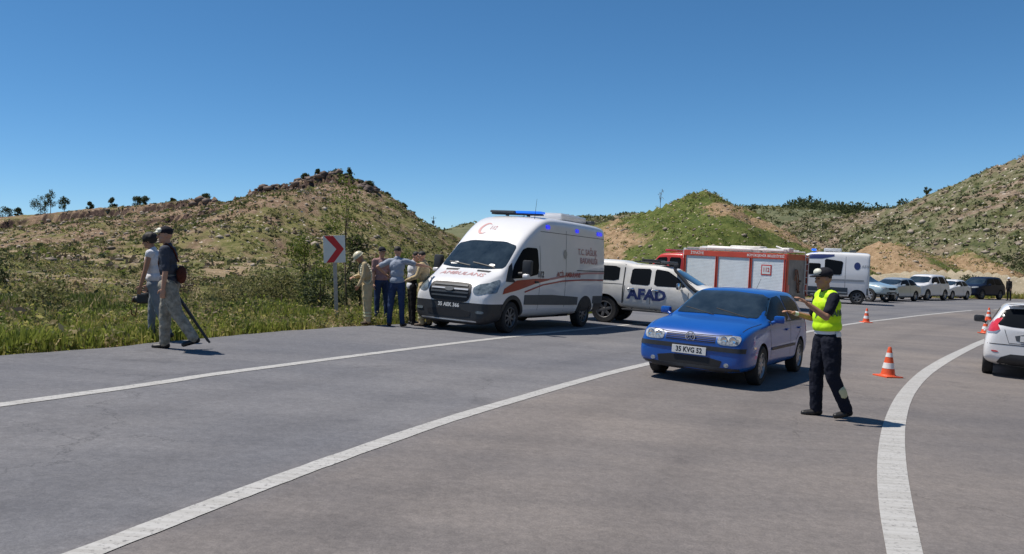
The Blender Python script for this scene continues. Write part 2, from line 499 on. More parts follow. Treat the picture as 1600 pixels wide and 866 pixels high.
tx = CB[nb + 1] - CB[nb]
sgn = np.sign(tx[:, 0] * (V[..., 1].ravel() - CB[nb, 1]) - tx[:, 1] * (V[..., 0].ravel() - CB[nb, 0]))
set_attr(road, 'lane', np.clip(.5 - sgn * dmin / .5, 0, 1))
wob_ = .12 * fbm(V[..., 0].ravel() * .15, V[..., 1].ravel() * .15, 2)
set_attr(road, 'track', sum(np.exp(-((dmin + wob_ - t_) / .24) ** 2) for t_ in (.95, 2.45)))

# ------------------------------------------------------------------ painted lines
def line_mat():
    m = bpy.data.materials.new('road_paint'); m.use_nodes = True
    nt = m.node_tree; N = nt.nodes; L = nt.links
    p = N['Principled BSDF']; p.inputs['Roughness'].default_value = .7
    tc = N.new('ShaderNodeTexCoord')
    n = N.new('ShaderNodeTexNoise'); n.inputs['Scale'].default_value = 26; n.inputs['Detail'].default_value = 8; n.inputs['Roughness'].default_value = .75
    L.new(tc.outputs['Object'], n.inputs[0])
    c = N.new('ShaderNodeValToRGB'); c.color_ramp.elements[0].position = .36; c.color_ramp.elements[1].position = .46
    c.color_ramp.elements[0].color = (.18, .175, .17, 1); c.color_ramp.elements[1].color = (.43, .425, .41, 1)
    mp = N.new('ShaderNodeMapping'); mp.inputs['Rotation'].default_value = (0, 0, R(-62)); mp.inputs['Scale'].default_value = (.7, 16, 1)
    n2 = N.new('ShaderNodeTexNoise'); n2.inputs['Scale'].default_value = 1.3; n2.inputs['Detail'].default_value = 7
    L.new(tc.outputs['Object'], mp.inputs[0]); L.new(mp.outputs[0], n2.inputs[0])
    c2 = N.new('ShaderNodeValToRGB'); c2.color_ramp.elements[0].position = .34; c2.color_ramp.elements[1].position = .6
    c2.color_ramp.elements[0].color = (.80, .79, .77, 1); c2.color_ramp.elements[1].color = (1, 1, 1, 1)
    L.new(n2.outputs['Fac'], c2.inputs[0])
    mx = N.new('ShaderNodeMix'); mx.data_type = 'RGBA'; mx.blend_type = 'MULTIPLY'; mx.inputs[0].default_value = 1
    L.new(n.outputs['Fac'], c.inputs[0]); L.new(c.outputs[0], mx.inputs[6]); L.new(c2.outputs[0], mx.inputs[7]); L.new(mx.outputs[2], p.inputs['Base Color'])
    return m
ML = line_mat()
def ribbon(name, L_, R_, label=None, dz=.009):
    L_ = np.array(L_); R_ = np.array(R_)
    k = 3
    T = np.linspace(0, 1, k)[None, :, None]
    P = L_[:, None] * (1 - T) + R_[:, None] * T
    V = np.concatenate([P, (G(P[..., 0], P[..., 1]) + dz)[..., None]], -1)
    o = fast_mesh(name, V.reshape(-1, 3), grid_faces(len(L_), k), ML)
    return tag(o, kind='structure')
def offset_line(C, w):
    C = np.array(C)
    if len(C) > 6:
        k_ = 12; C = np.stack([np.interp(np.arange(0, len(C) - 1, 1 / k_), np.arange(len(C)), C[:, i_]) for i_ in (0, 1)], 1)
        w = w * (1 + .10 * fbm(C[:, 0] * 6, C[:, 1] * 6, 3))[:, None]
    t = np.gradient(C, axis=0); t /= np.hypot(t[:, 0], t[:, 1])[:, None]
    n = np.stack([-t[:, 1], t[:, 0]], 1)
    return C + n * w / 2, C - n * w / 2
CA = catmull([(-12.3, -12), (-8.2, 0), (-4.73, 7.64), (-3.98, 9.36), (-3.36, 10.86), (-0.39, 17.0), (3.4, 23.8), (7.6, 30.2)], 12)
ribbon('road_marking', *offset_line(CA, .17))
ribbon('road_marking', *offset_line(CB[:100], .17))
i0 = 102
while i0 < len(CB) - 4:
    ribbon('road_marking', *offset_line(CB[i0:i0 + 3], .16)); i0 += 4
CL = catmull([(.35, .3), (1.50, 3.0), (1.95, 4.2), (2.276, 5), (2.673, 6), (3.094, 7), (3.539, 8), (4.007, 9), (4.497, 10), (5.273, 11.5), (6.095, 13), (7.257, 15), (8.488, 17), (10.443, 20), (12.499, 23), (14.619, 26), (19.4, 32.4)], 8)
CRr = catmull([(.58, .3), (1.72, 3.0), (2.18, 4.2), (2.503, 5), (2.928, 6), (3.362, 7), (3.811, 8), (4.277, 9), (4.762, 10), (5.529, 11.5), (6.348, 13), (7.519, 15), (8.772, 17), (10.74, 20), (12.78, 23), (14.86, 25.9), (19.6, 32.2)], 8)
ribbon('road_marking', CL, CRr)

# ------------------------------------------------------------------ hills
def hill(name, ridge, x0, x1, y0, y1, st, slope, m, namp=.8, nfreq=.08, step=None, soilf=None, kx=2.2, fine=.25):
    xs = np.arange(x0, x1 + st, st); ys = np.arange(y0, y1 + st, st)
    X, Y = np.meshgrid(xs, ys, indexing='ij')
    Rg = np.array(ridge, float)
    seg = np.r_[0, np.cumsum(np.hypot(np.diff(Rg[:, 0]), np.diff(Rg[:, 1])))]
    tt = np.arange(0, seg[-1], max(st * 1.2, 1.0))
    px = np.interp(tt, seg, Rg[:, 0]); py = np.interp(tt, seg, Rg[:, 1]); pz = np.interp(tt, seg, Rg[:, 2])
    Z = np.full(X.shape, -99.0); D = np.zeros(X.shape)
    wob = 1 + .35 * fbm(X * nfreq * .5 + 3, Y * nfreq * .5, 3)
    for a, b, c in zip(px, py, pz):
        d = np.hypot((X - a) * kx, Y - b)
        z = c - slope * wob * d
        mm = z > Z
        Z = np.where(mm, z, Z); D = np.where(mm, d, D)
    fade = np.clip(D / 8, 0, 1)
    Z = Z + namp * fbm(X * nfreq, Y * nfreq, 5) * fade + fine * fbm(X * .7, Y * .7, 3)
    cl = np.zeros(X.shape)
    if step is not None:
        for (xa, xb, d0, hgt, wd) in step:
            mask = np.clip((X - xa) / 5, 0, 1) * np.clip((xb - X) / 5, 0, 1) * (Y < 152)
            dn = D + 3.2 * fbm(X * .16, Y * .05 + 9, 4)
            Z = Z - hgt * mask * np.clip((dn - d0) / wd, 0, 1) * np.clip(1 - (dn - d0 - wd) / 30, 0, 1)
            cl = np.maximum(cl, mask * (np.abs(dn - d0 - wd / 2) < wd * .8) * (fbm(X * .35, Y * .35, 3) > -.3))
    soil = soilf(X, Y, D, Z) if soilf else np.zeros(X.shape)
    Zg = land(X, Y)
    Z = np.maximum(Z, Zg - 1.6)
    o = fast_mesh(name, np.stack([X, Y, Z], -1).reshape(-1, 3), grid_faces(len(xs), len(ys)), m, smooth=True)
    set_attr(o, 'soil', soil.ravel()); set_attr(o, 'cliff', cl.ravel())
    tag(o, kind='structure')
    def zat(x, y):
        i = np.clip((np.asarray(x) - x0) / st, 0, len(xs) - 1.001); j = np.clip((np.asarray(y) - y0) / st, 0, len(ys) - 1.001)
        ii = i.astype(int); jj = j.astype(int); fi = i - ii; fj = j - jj
        return (Z[ii, jj] * (1 - fi) + Z[ii + 1, jj] * fi) * (1 - fj) + (Z[ii, jj + 1] * (1 - fi) + Z[ii + 1, jj + 1] * fi) * fj
    return o, zat

def blob(X, Y, x, y, rx, ry): return np.exp(-((X - x) / rx) ** 2 - ((Y - y) / ry) ** 2)
def soil_left(X, Y, D, Z):
    return .16 * np.exp(-((X + 38) / 14) ** 2) * np.clip((Z - 4) / 5, 0, 1) * (D < 60) - .10 * blob(X, Y, -14, 105, 16, 30) + .05 * np.clip((Z - 5) / 6, 0, 1) - .08 * blob(X, Y, -26, 60, 20, 25)
left_hill, zleft = hill('hill', [(-125, 156, 6.4), (-107.6, 152, 8.2), (-97.0, 150, 9.1), (-92.3, 150, 9.4), (-84.3, 148, 9.7), (-75.2, 146, 10.4), (-66.5, 144, 11.0), (-57.9, 142, 11.4), (-50.6, 140, 12.1), (-44.6, 138, 13.2), (-37.6, 136, 13.9), (-31.9, 134, 14.8), (-27.6, 133, 15.4), (-24.5, 133, 14.2), (-21.6, 134, 12.5), (-18.8, 136, 10.3), (-15.9, 138, 8.4), (-12.6, 142, 7.0), (-9.0, 146, 5.4), (0, 152, 4.5)],
                        -150, 14, 40, 180, .55, .20, LM_left, 1.6, .09, step=[(-135, -46, 6, 1.5, .6), (-52, -21, 1.6, 1.7, .7), (-60, -30, 15, 1.0, .6)], soilf=soil_left, kx=3.5)
def soil_mound(X, Y, D, Z):
    return .16 * fbm(X * .35, Y * .35, 4) + .40 * blob(X, Y, 21.8, 83, 3.6, 3.2) + .30 * blob(X, Y, 23.2, 89, 1.6, 2.5) + .30 * blob(X, Y, 28.0, 82, 2.4, 5) + .24 * blob(X, Y, 10.2, 87, 3.2, 9) + .18 * blob(X, Y, 9, 74, 3, 4) - .35 * blob(X, Y, 22, 70, 12, 7.5) - .2 * blob(X, Y, 17, 88, 4, 5)
mound, zmound = hill('hill', [(5.5, 99, 4.6), (9.3, 97, 5.8), (11.7, 95, 6.4), (14.3, 93, 7.0), (16.8, 91, 7.9), (19.0, 90, 8.8), (21.1, 90, 9.35), (22.2, 90, 8.6), (23.2, 90, 7.7), (25.0, 89, 7.3), (26.1, 88, 6.6), (26.8, 87, 5.7), (28.1, 86, 4.3), (29.8, 85, 3.4), (31.4, 84, 2.8), (33.2, 83, 1.9), (36, 82, .6)],
                     -8, 50, 50, 125, .4, .34, LM_mound, 1.3, .2, kx=3.6, soilf=soil_mound)
def soil_low(X, Y, D, Z):
    return .3 * fbm(X * .3, Y * .3, 4) + .36 * blob(X, Y, 40.5, 90, 4, 9) + .18 * blob(X, Y, 51, 84, 5, 8) + .05
low, zlow = hill('hill', [(38.3, 96, 0.9), (40.2, 95, 3.0), (42.0, 95, 3.9), (43.9, 95, 3.7), (46.3, 94, 2.6), (48.7, 93, 1.9), (50.3, 92, 2.9), (51.7, 92, 2.4), (53.0, 92, 1.2)],
                 30, 70, 74, 112, .4, .36, LM_mound, .9, .2, soilf=soil_low, kx=3.0)
def soil_right(X, Y, D, Z):
    n = fbm(X * .03, Y * .03, 3) * 14
    return .50 * np.exp(-((D + n * .5 - 66) / 4.5) ** 2) + .34 * np.exp(-((D + n * .6 - 92) / 5.0) ** 2) * (X < 130)
right_hill, zright = hill('hill', [(109.2, 330, 16.4), (118.2, 320, 17.4), (124.6, 300, 17.6), (129.2, 280, 19.7), (132.4, 265, 22.4), (137.2, 255, 25.8), (141.2, 245, 28.6), (144.4, 235, 30.9), (155.5, 225, 36.0), (168.8, 220, 40.5), (200, 215, 46)],
                          20, 260, 96, 380, 1.5, .235, LM_right, 4.5, .03, soilf=soil_right, fine=.7,
                          kx=2.6, step=[(60, 260, 62, 1.6, 3.0), (60, 160, 84, 1.6, 3.0)])
far_hill, zfar = hill('hill', [(-60, 420, 14), (6.5, 420, 21.0), (25.8, 420, 23.0), (48.5, 420, 24.3), (64.6, 420, 25.2), (84.0, 420, 26.5), (106.6, 420, 28.1), (122.8, 420, 28.8), (143.8, 420, 28.1), (158.3, 420, 24.6), (171.3, 420, 22.0)],
                      -120, 330, 300, 480, 4, .17, LM_far, 4, .015, fine=.5)
far_ridge, zridge = hill('hill', [(150, 560, 30), (187.4, 560, 33.7), (199.0, 560, 35.8), (211.1, 560, 35.0), (224.0, 560, 32.4), (232.6, 560, 30.7), (239.1, 560, 32.4), (258.4, 560, 35.0), (280.0, 560, 37.1), (360, 560, 44)],
                         80, 460, 470, 640, 6, .15, LM_far, 4, .015, fine=.5)
far_left, zfl = hill('hill', [(-90, 300, 7), (-37.0, 300, 10.7), (-23.1, 300, 13.0), (-16.2, 300, 14.6), (-9.2, 300, 15.3), (0.0, 300, 16.0), (23.1, 300, 16.9), (36.9, 300, 15.5), (70, 300, 11)],
                     -150, 110, 215, 360, 3, .17, LM_far, 3, .03, fine=.5)
# unseen hill added right of and behind the camera, darkening reflections and sky fill
unseen_back_hill, zback = hill('hill', [(120, 95, 30), (100, 60, 30), (88, 20, 30), (80, -25, 30), (60, -70, 28), (20, -95, 24), (-40, -110, 20)],
                      -110, 170, -170, 140, 5, .62, LM_right, 5, .03, fine=.5, kx=1.0)
# pale earth bank behind the parked cars
bank, zbank = hill('dirt_bank', [(30.5, 76, .2), (35, 77.5, .65), (44, 80, .75), (50, 81, .1), (53, 82, -.6)], 26, 84, 70, 96, .5, .5, land_mat('pale_earth', [(.34, .29, .2), (.46, .40, .29)], [(.42, .35, .24), (.52, .45, .33)], (.5, .45, .38), .8, 3), .3, .3)

def ztop(x, y):
    z = land(np.asarray(x, float), np.asarray(y, float))
    for (f_, a, b, c, d) in ((zleft, -150, 14, 40, 180), (zmound, -8, 50, 50, 125), (zlow, 30, 70, 74, 112), (zright, 20, 260, 96, 380),
                             (zfar, -120, 330, 300, 480), (zridge, 80, 460, 470, 640), (zfl, -150, 110, 215, 360)):
        m = (x > a) & (x < b) & (y > c) & (y < d)
        z = np.where(m, np.maximum(z, f_(np.clip(x, a, b), np.clip(y, c, d))), z)
    return z

# ------------------------------------------------------------------ vehicle tools
def ring(st):
    """one body section: x, underside z, sill half width, (door z, half width), (belt z, half width), (roof edge z, half width), crown z"""
    x, zb, ws, z1, w1, z2, w2, z3, w3, z4 = st
    h = [(0, zb), (ws * .72, zb), (ws, zb + .07), ((ws + w1) / 2 + .004, zb + .07 + (z1 - zb - .07) * .45), (w1, z1), ((w1 * .45 + w2 * .55), z1 + (z2 - z1) * .62), (w2, z2),
         (w2 * .66 + w3 * .34, z2 + (z3 - z2) * .36), (w2 * .3 + w3 * .7, z2 + (z3 - z2) * .74), (w3, z3), (w3 * .86, z3 + (z4 - z3) * .62), (w3 * .48, z3 + (z4 - z3) * .93), (0, z4)]
    return [(x, y, z) for y, z in h]
def loft(stations, levels=2):
    bm = bmesh.new()
    L, Rr = [], []
    for st in stations:
        pts = ring(st)
        l = [bm.verts.new(p) for p in pts]
        r = [l[0]] + [bm.verts.new((p[0], -p[1], p[2])) for p in pts[1:-1]] + [l[-1]]
        L.append(l); Rr.append(r)
    K = len(L[0])
    for i in range(len(L) - 1):
        for k in range(K - 1):
            bm.faces.new((L[i][k], L[i + 1][k], L[i + 1][k + 1], L[i][k + 1]))
            bm.faces.new((Rr[i][k], Rr[i][k + 1], Rr[i + 1][k + 1], Rr[i + 1][k]))
    for i in (0, -1):
        for k in range(K - 1):
            vs = [L[i][k], L[i][k + 1], Rr[i][k + 1], Rr[i][k]]
            vs = list(dict.fromkeys(vs))
            bm.faces.new(vs)
    bmesh.ops.recalc_face_normals(bm, faces=bm.faces[:])
    me = bpy.data.meshes.new('tmp'); bm.to_mesh(me); bm.free()
    o = bpy.data.objects.new('tmp', me); COL.objects.link(o)
    md = o.modifiers.new('s', 'SUBSURF'); md.levels = levels; md.render_levels = levels
    bake(o)
    return o
def bvh_of(o):
    me = o.data
    return BVHTree.FromPolygons([v.co.copy() for v in me.vertices], [tuple(p.vertices) for p in me.polygons])
def cut_wells(o, wells, m):
    """wheel openings: (x, z, radius, inner y, half width of the body)"""
    o.data.materials.append(m) if len(o.data.materials) < 2 else None
    bm = bmesh.new()
    for (x, z, r, yi) in wells:
        for s in (1, -1):
            prof = [(0.0, yi * s), (r, yi * s), (r, 1.6 * s), (0.0, 1.6 * s)]
            a = 40
            c0, c1 = [], []
            for k in range(a):
                t = 2 * math.pi * k / a
                c0.append(bm.verts.new((x + r * math.cos(t), yi * s, z + r * math.sin(t))))
                c1.append(bm.verts.new((x + r * math.cos(t), 1.7 * s, z + r * math.sin(t))))
            for k in range(a):
                j = (k + 1) % a
                bm.faces.new((c0[k], c0[j], c1[j], c1[k]))
            bm.faces.new(c0); bm.faces.new(c1)
    bmesh.ops.recalc_face_normals(bm, faces=bm.faces[:])
    me = bpy.data.meshes.new('cut'); bm.to_mesh(me); bm.free()
    me.materials.append(m)
    c = bpy.data.objects.new('cut', me); COL.objects.link(c)
    md = o.modifiers.new('b', 'BOOLEAN'); md.operation = 'DIFFERENCE'; md.object = c; md.solver = 'EXACT'
    try: md.material_mode = 'TRANSFER'
    except Exception: pass
    bake(o)
    bpy.data.objects.remove(c, do_unlink=True)
def split_off(o, name, m, test, planes, parent, keep_mat=True):
    """cut the faces that pass test(center) off into a part of their own; planes = [(co, no)] give a clean edge"""
    bm = bmesh.new(); bm.from_mesh(o.data)
    for co, no in planes:
        bmesh.ops.bisect_plane(bm, geom=bm.verts[:] + bm.edges[:] + bm.faces[:], plane_co=co, plane_no=no, dist=1e-5)
    sel = [f for f in bm.faces if test(f.calc_center_median()) and f.material_index == 0]
    b2 = bmesh.new(); vm = {}
    for f in sel:
        vs = []
        for v in f.verts:
            if v not in vm: vm[v] = b2.verts.new(v.co)
            vs.append(vm[v])
        nf = b2.faces.new(vs); nf.smooth = True
    bmesh.ops.delete(bm, geom=sel, context='FACES')
    bm.to_mesh(o.data); bm.free()
    me = bpy.data.meshes.new(name); b2.to_mesh(me); b2.free()
    me.materials.append(m)
    me.set_sharp_from_angle(angle=R(35))
    return link(bpy.data.objects.new(name, me), parent)
def smooth_mesh(o, angle=35):
    o.data.polygons.foreach_set('use_smooth', [True] * len(o.data.polygons))
    o.data.set_sharp_from_angle(angle=R(angle))

def chaikin(P, n=2, w=.22):
    for _ in range(n):
        Q = []
        for i in range(len(P)):
            a, b = P[i], P[(i + 1) % len(P)]
            Q.append((a[0] * (1 - w) + b[0] * w, a[1] * (1 - w) + b[1] * w))
            Q.append((a[0] * w + b[0] * (1 - w), a[1] * w + b[1] * (1 - w)))
        P = Q
    return P
AX = {'left': (lambda a, b: (Vector((a, 4, b)), Vector((0, -1, 0)))),
      'right': (lambda a, b: (Vector((a, -4, b)), Vector((0, 1, 0)))),
      'front': (lambda a, b: (Vector((12, a, b)), Vector((-1, 0, 0)))),
      'rear': (lambda a, b: (Vector((-8, a, b)), Vector((1, 0, 0)))),
      'top': (lambda a, b: (Vector((a, b, 8)), Vector((0, 0, -1))))}
def _project(bm, tree, side, off, depth):
    f = AX[side]
    for v in bm.verts:
        o, d = f(v.co.x, v.co.y)
        hit = tree.ray_cast(o, d)
        if hit[0] is None:
            n = tree.find_nearest(o + d * 4)
            hit = (n[0], n[1])
        nn = hit[1] if hit[1].dot(d) < 0 else -hit[1]
        v.co = hit[0] + (nn * .35 - d * .65).normalized() * off
    if depth > 0:
        be = [e for e in bm.edges if e.is_boundary]
        r = bmesh.ops.extrude_edge_only(bm, edges=be)
        d = f(0, 0)[1]
        for v in [g for g in r['geom'] if isinstance(g, bmesh.types.BMVert)]:
            v.co += d * depth
def decal(name, parent, tree, side, poly, m, off=.006, depth=.02, cell=.06, rnd=0, w=.22):
    if rnd: poly = chaikin(poly, rnd, w)
    bm = bmesh.new()
    bm.faces.new([bm.verts.new((a, b, 0)) for a, b in poly])
    _grid(bm, poly, cell)
    _project(bm, tree, side, off, depth)
    return bm_obj_raw(name, bm, m, parent)
def _grid(bm, poly, cell):
    bmesh.ops.triangulate(bm, faces=bm.faces[:])
    xs = [p[0] for p in poly]; ys = [p[1] for p in poly]
    for lo, hi, ax in ((min(xs), max(xs), 0), (min(ys), max(ys), 1)):
        n = int((hi - lo) / cell)
        for k in range(1, n + 1):
            c = lo + (hi - lo) * k / (n + 1)
            co = (c, 0, 0) if ax == 0 else (0, c, 0); no = (1, 0, 0) if ax == 0 else (0, 1, 0)
            bmesh.ops.bisect_plane(bm, geom=bm.verts[:] + bm.edges[:] + bm.faces[:], plane_co=co, plane_no=no, dist=1e-6)
def bm_obj_raw(name, bm, m, parent):
    bmesh.ops.remove_doubles(bm, verts=bm.verts[:], dist=1e-5)
    bmesh.ops.recalc_face_normals(bm, faces=bm.faces[:])
    me = bpy.data.meshes.new(name); bm.to_mesh(me); bm.free()
    me.materials.append(m)
    me.polygons.foreach_set('use_smooth', [True] * len(me.polygons))
    me.set_sharp_from_angle(angle=R(40))
    return link(bpy.data.objects.new(name, me), parent)
def text_bm(s, size=1.0, bold=0.0):
    cu = bpy.data.curves.new('t', 'FONT'); cu.body = s; cu.size = size; cu.align_x = 'CENTER'; cu.align_y = 'CENTER'
    cu.offset = bold; cu.resolution_u = 2
    o = bpy.data.objects.new('t', cu); COL.objects.link(o)
    me = evaluated(o)
    bpy.data.objects.remove(o, do_unlink=True)
    bm = bmesh.new(); bm.from_mesh(me)
    bpy.data.meshes.remove(me)
    bmesh.ops.remove_doubles(bm, verts=bm.verts[:], dist=1e-5)
    return bm
def text_decal(name, parent, tree, side, s, c, size, m, off=.010, flip=False, sx=1.0, bold=0.0, rot=0.0, cell=.12, shear=0.0):
    """letters read correctly when looked at from that side"""
    bm = text_bm(s, size, bold)
    mir = {'left': -1, 'right': 1, 'front': 1, 'rear': -1, 'top': 1}[side]
    for v in bm.verts:
        x, y = v.co.x * sx + v.co.y * shear, v.co.y
        x, y = x * math.cos(rot) - y * math.sin(rot), x * math.sin(rot) + y * math.cos(rot)
        if side == 'top':      # read from in front of the vehicle
            v.co = (c[0] - y, c[1] + x, 0) if not flip else (c[0] - y, c[1] - x, 0)
        else:
            v.co = (c[0] + mir * x, c[1] + y, 0)
    poly = [(v.co.x, v.co.y) for v in bm.verts]
    _grid(bm, poly, cell)
    if tree: _project(bm, tree, side, off, 0)
    return bm_obj_raw(name, bm, m, parent)

def line_decal(name, parent, tree, side, pts, w, m, off=.003):
    """thin strip along pts (panel gap, moulding)"""
    P = []
    n = len(pts)
    up, dn = [], []
    for i in range(n):
        a = Vector(pts[max(0, i - 1)]); b = Vector(pts[min(n - 1, i + 1)])
        d = (b - a).normalized(); nn = Vector((-d.y, d.x)) * w / 2
        p = Vector(pts[i]); up.append(tuple(p + nn)); dn.append(tuple(p - nn))
    bm = bmesh.new()
    U = [bm.verts.new((*p, 0)) for p in up]; D = [bm.verts.new((*p, 0)) for p in dn]
    for i in range(n - 1): bm.faces.new((U[i], D[i], D[i + 1], U[i + 1]))
    _grid(bm, up + dn, .12)
    _project(bm, tree, side, off, 0)
    return bm_obj_raw(name, bm, m, parent)

def make_wheel(parent, x, y, z, r, w, rim_m, spokes=5, detail=True):
    """tyre (the wheel part) with its rim as a child; y > 0 is the left side"""
    s = 1 if y > 0 else -1
    bm = bmesh.new()
    ri = r * .64
    prof = [(ri, -w / 2 + .01), (r - .03, -w / 2), (r - .006, -w / 2 + .02), (r, -w / 4), (r, w / 4), (r - .006, w / 2 - .02), (r - .03, w / 2), (ri + .01, w / 2 - .004), (ri, w / 2 - .02)]
    add_lathe(bm, prof, 'Y', (0, 0, 0), 40 if detail else 24)
    o = bm_obj('wheel', bm, M['rubber'], parent, True, 40)
    o.location = (x, y - s * w / 2, z)
    b2 = bmesh.new()
    # dish, lip and hub
    pr = [(ri, -w / 2 + .02), (ri, w / 2 - .01), (ri - .012, w / 2 - .006), (ri - .028, w / 2 - .03), (ri - .034, .0)]
    add_lathe(b2, [(a, b * s) for a, b in pr], 'Y', (0, 0, 0), 36 if detail else 20)
    add_lathe(b2, [(0, (w / 2 - .015) * s), (.05, (w / 2 - .018) * s), (.065, (w / 2 - .035) * s), (.07, 0)], 'Y', (0, 0, 0), 20)
    n0 = len(b2.faces)
    for k in range(spokes):
        a = 2 * math.pi * k / spokes + .3
        rot = Matrix.Rotation(-a, 3, 'Y')
        add_box(b2, rot @ Vector(((ri + .04) / 2, s * (w / 2 - .034), 0)), (ri - .05, .022, .085 if spokes < 7 else .045), .008, rot)
    rm = bm_obj('rim', b2, rim_m, o, True, 30)
    b3 = bmesh.new()
    add_lathe(b3, [(0, (w / 2 - .075) * s), (ri - .01, (w / 2 - .075) * s)], 'Y', (0, 0, 0), 20)
    if detail:
        bm_obj('brake_disc', b3, M['under'], o)
    else: b3.free()
    return o

def finish_body(o, name, paint, parent, wells, two=M['under']):
    tree = bvh_of(o)
    o.name = name; o.data.name = name
    o.data.materials.clear(); o.data.materials.append(paint); o.data.materials.append(two)
    cut_wells(o, wells, two)
    o.parent = parent
    smooth_mesh(o, 32)
    return tree
def mirrorp(P): return [(-a, b) for a, b in P]
def both(fn):
    for side in ('left', 'right'): fn(side)

def door_mirror(parent, c, s, m, arm=.1, side=1, name='wing_mirror', tilt=.12):
    bm = bmesh.new()
    add_box(bm, c, s, min(s) * .33, Matrix.Rotation(tilt * side, 3, 'Z'))
    add_cyl(bm, (c[0] + .03, c[1] - side * s[1] * .3, c[2] - s[2] * .3), (c[0] + .06, c[1] - side * (s[1] / 2 + arm), c[2] - s[2] * .55), .028, .03, 10)
    o = bm_obj(name, bm, m, parent, True, 50)
    return o

# ------------------------------------------------------------------ small family cars (hatchback / saloon / off-roader)
def make_car(root, st, wells, r, paint, screen, rear_screen, side_wins, track, rimm=M['rim'], ww=.19, lod=0, spokes=5, under_z=None):
    body = loft(st)
    tree = finish_body(body, 'body', paint, root, [(x, z, rr, yi) for x, z, rr, yi in wells])
    decal('windscreen', root, tree, 'front', screen, M['screen'], .010, .03, .07, 1, .14)
    decal('rear_window', root, tree, 'rear', rear_screen, M['glass'], .004, .03, .07, 1, .14)
    for side in ('left', 'right'):
        for wnd in side_wins:
            decal('side_window', root, tree, side, wnd, M['glass'], .004, .02, .07, 1, .12)
    for (x, z, _, _) in wells:
        for s in (1, -1):
            make_wheel(root, x, s * track, z, r, ww, rimm, spokes, lod == 0)
    return tree

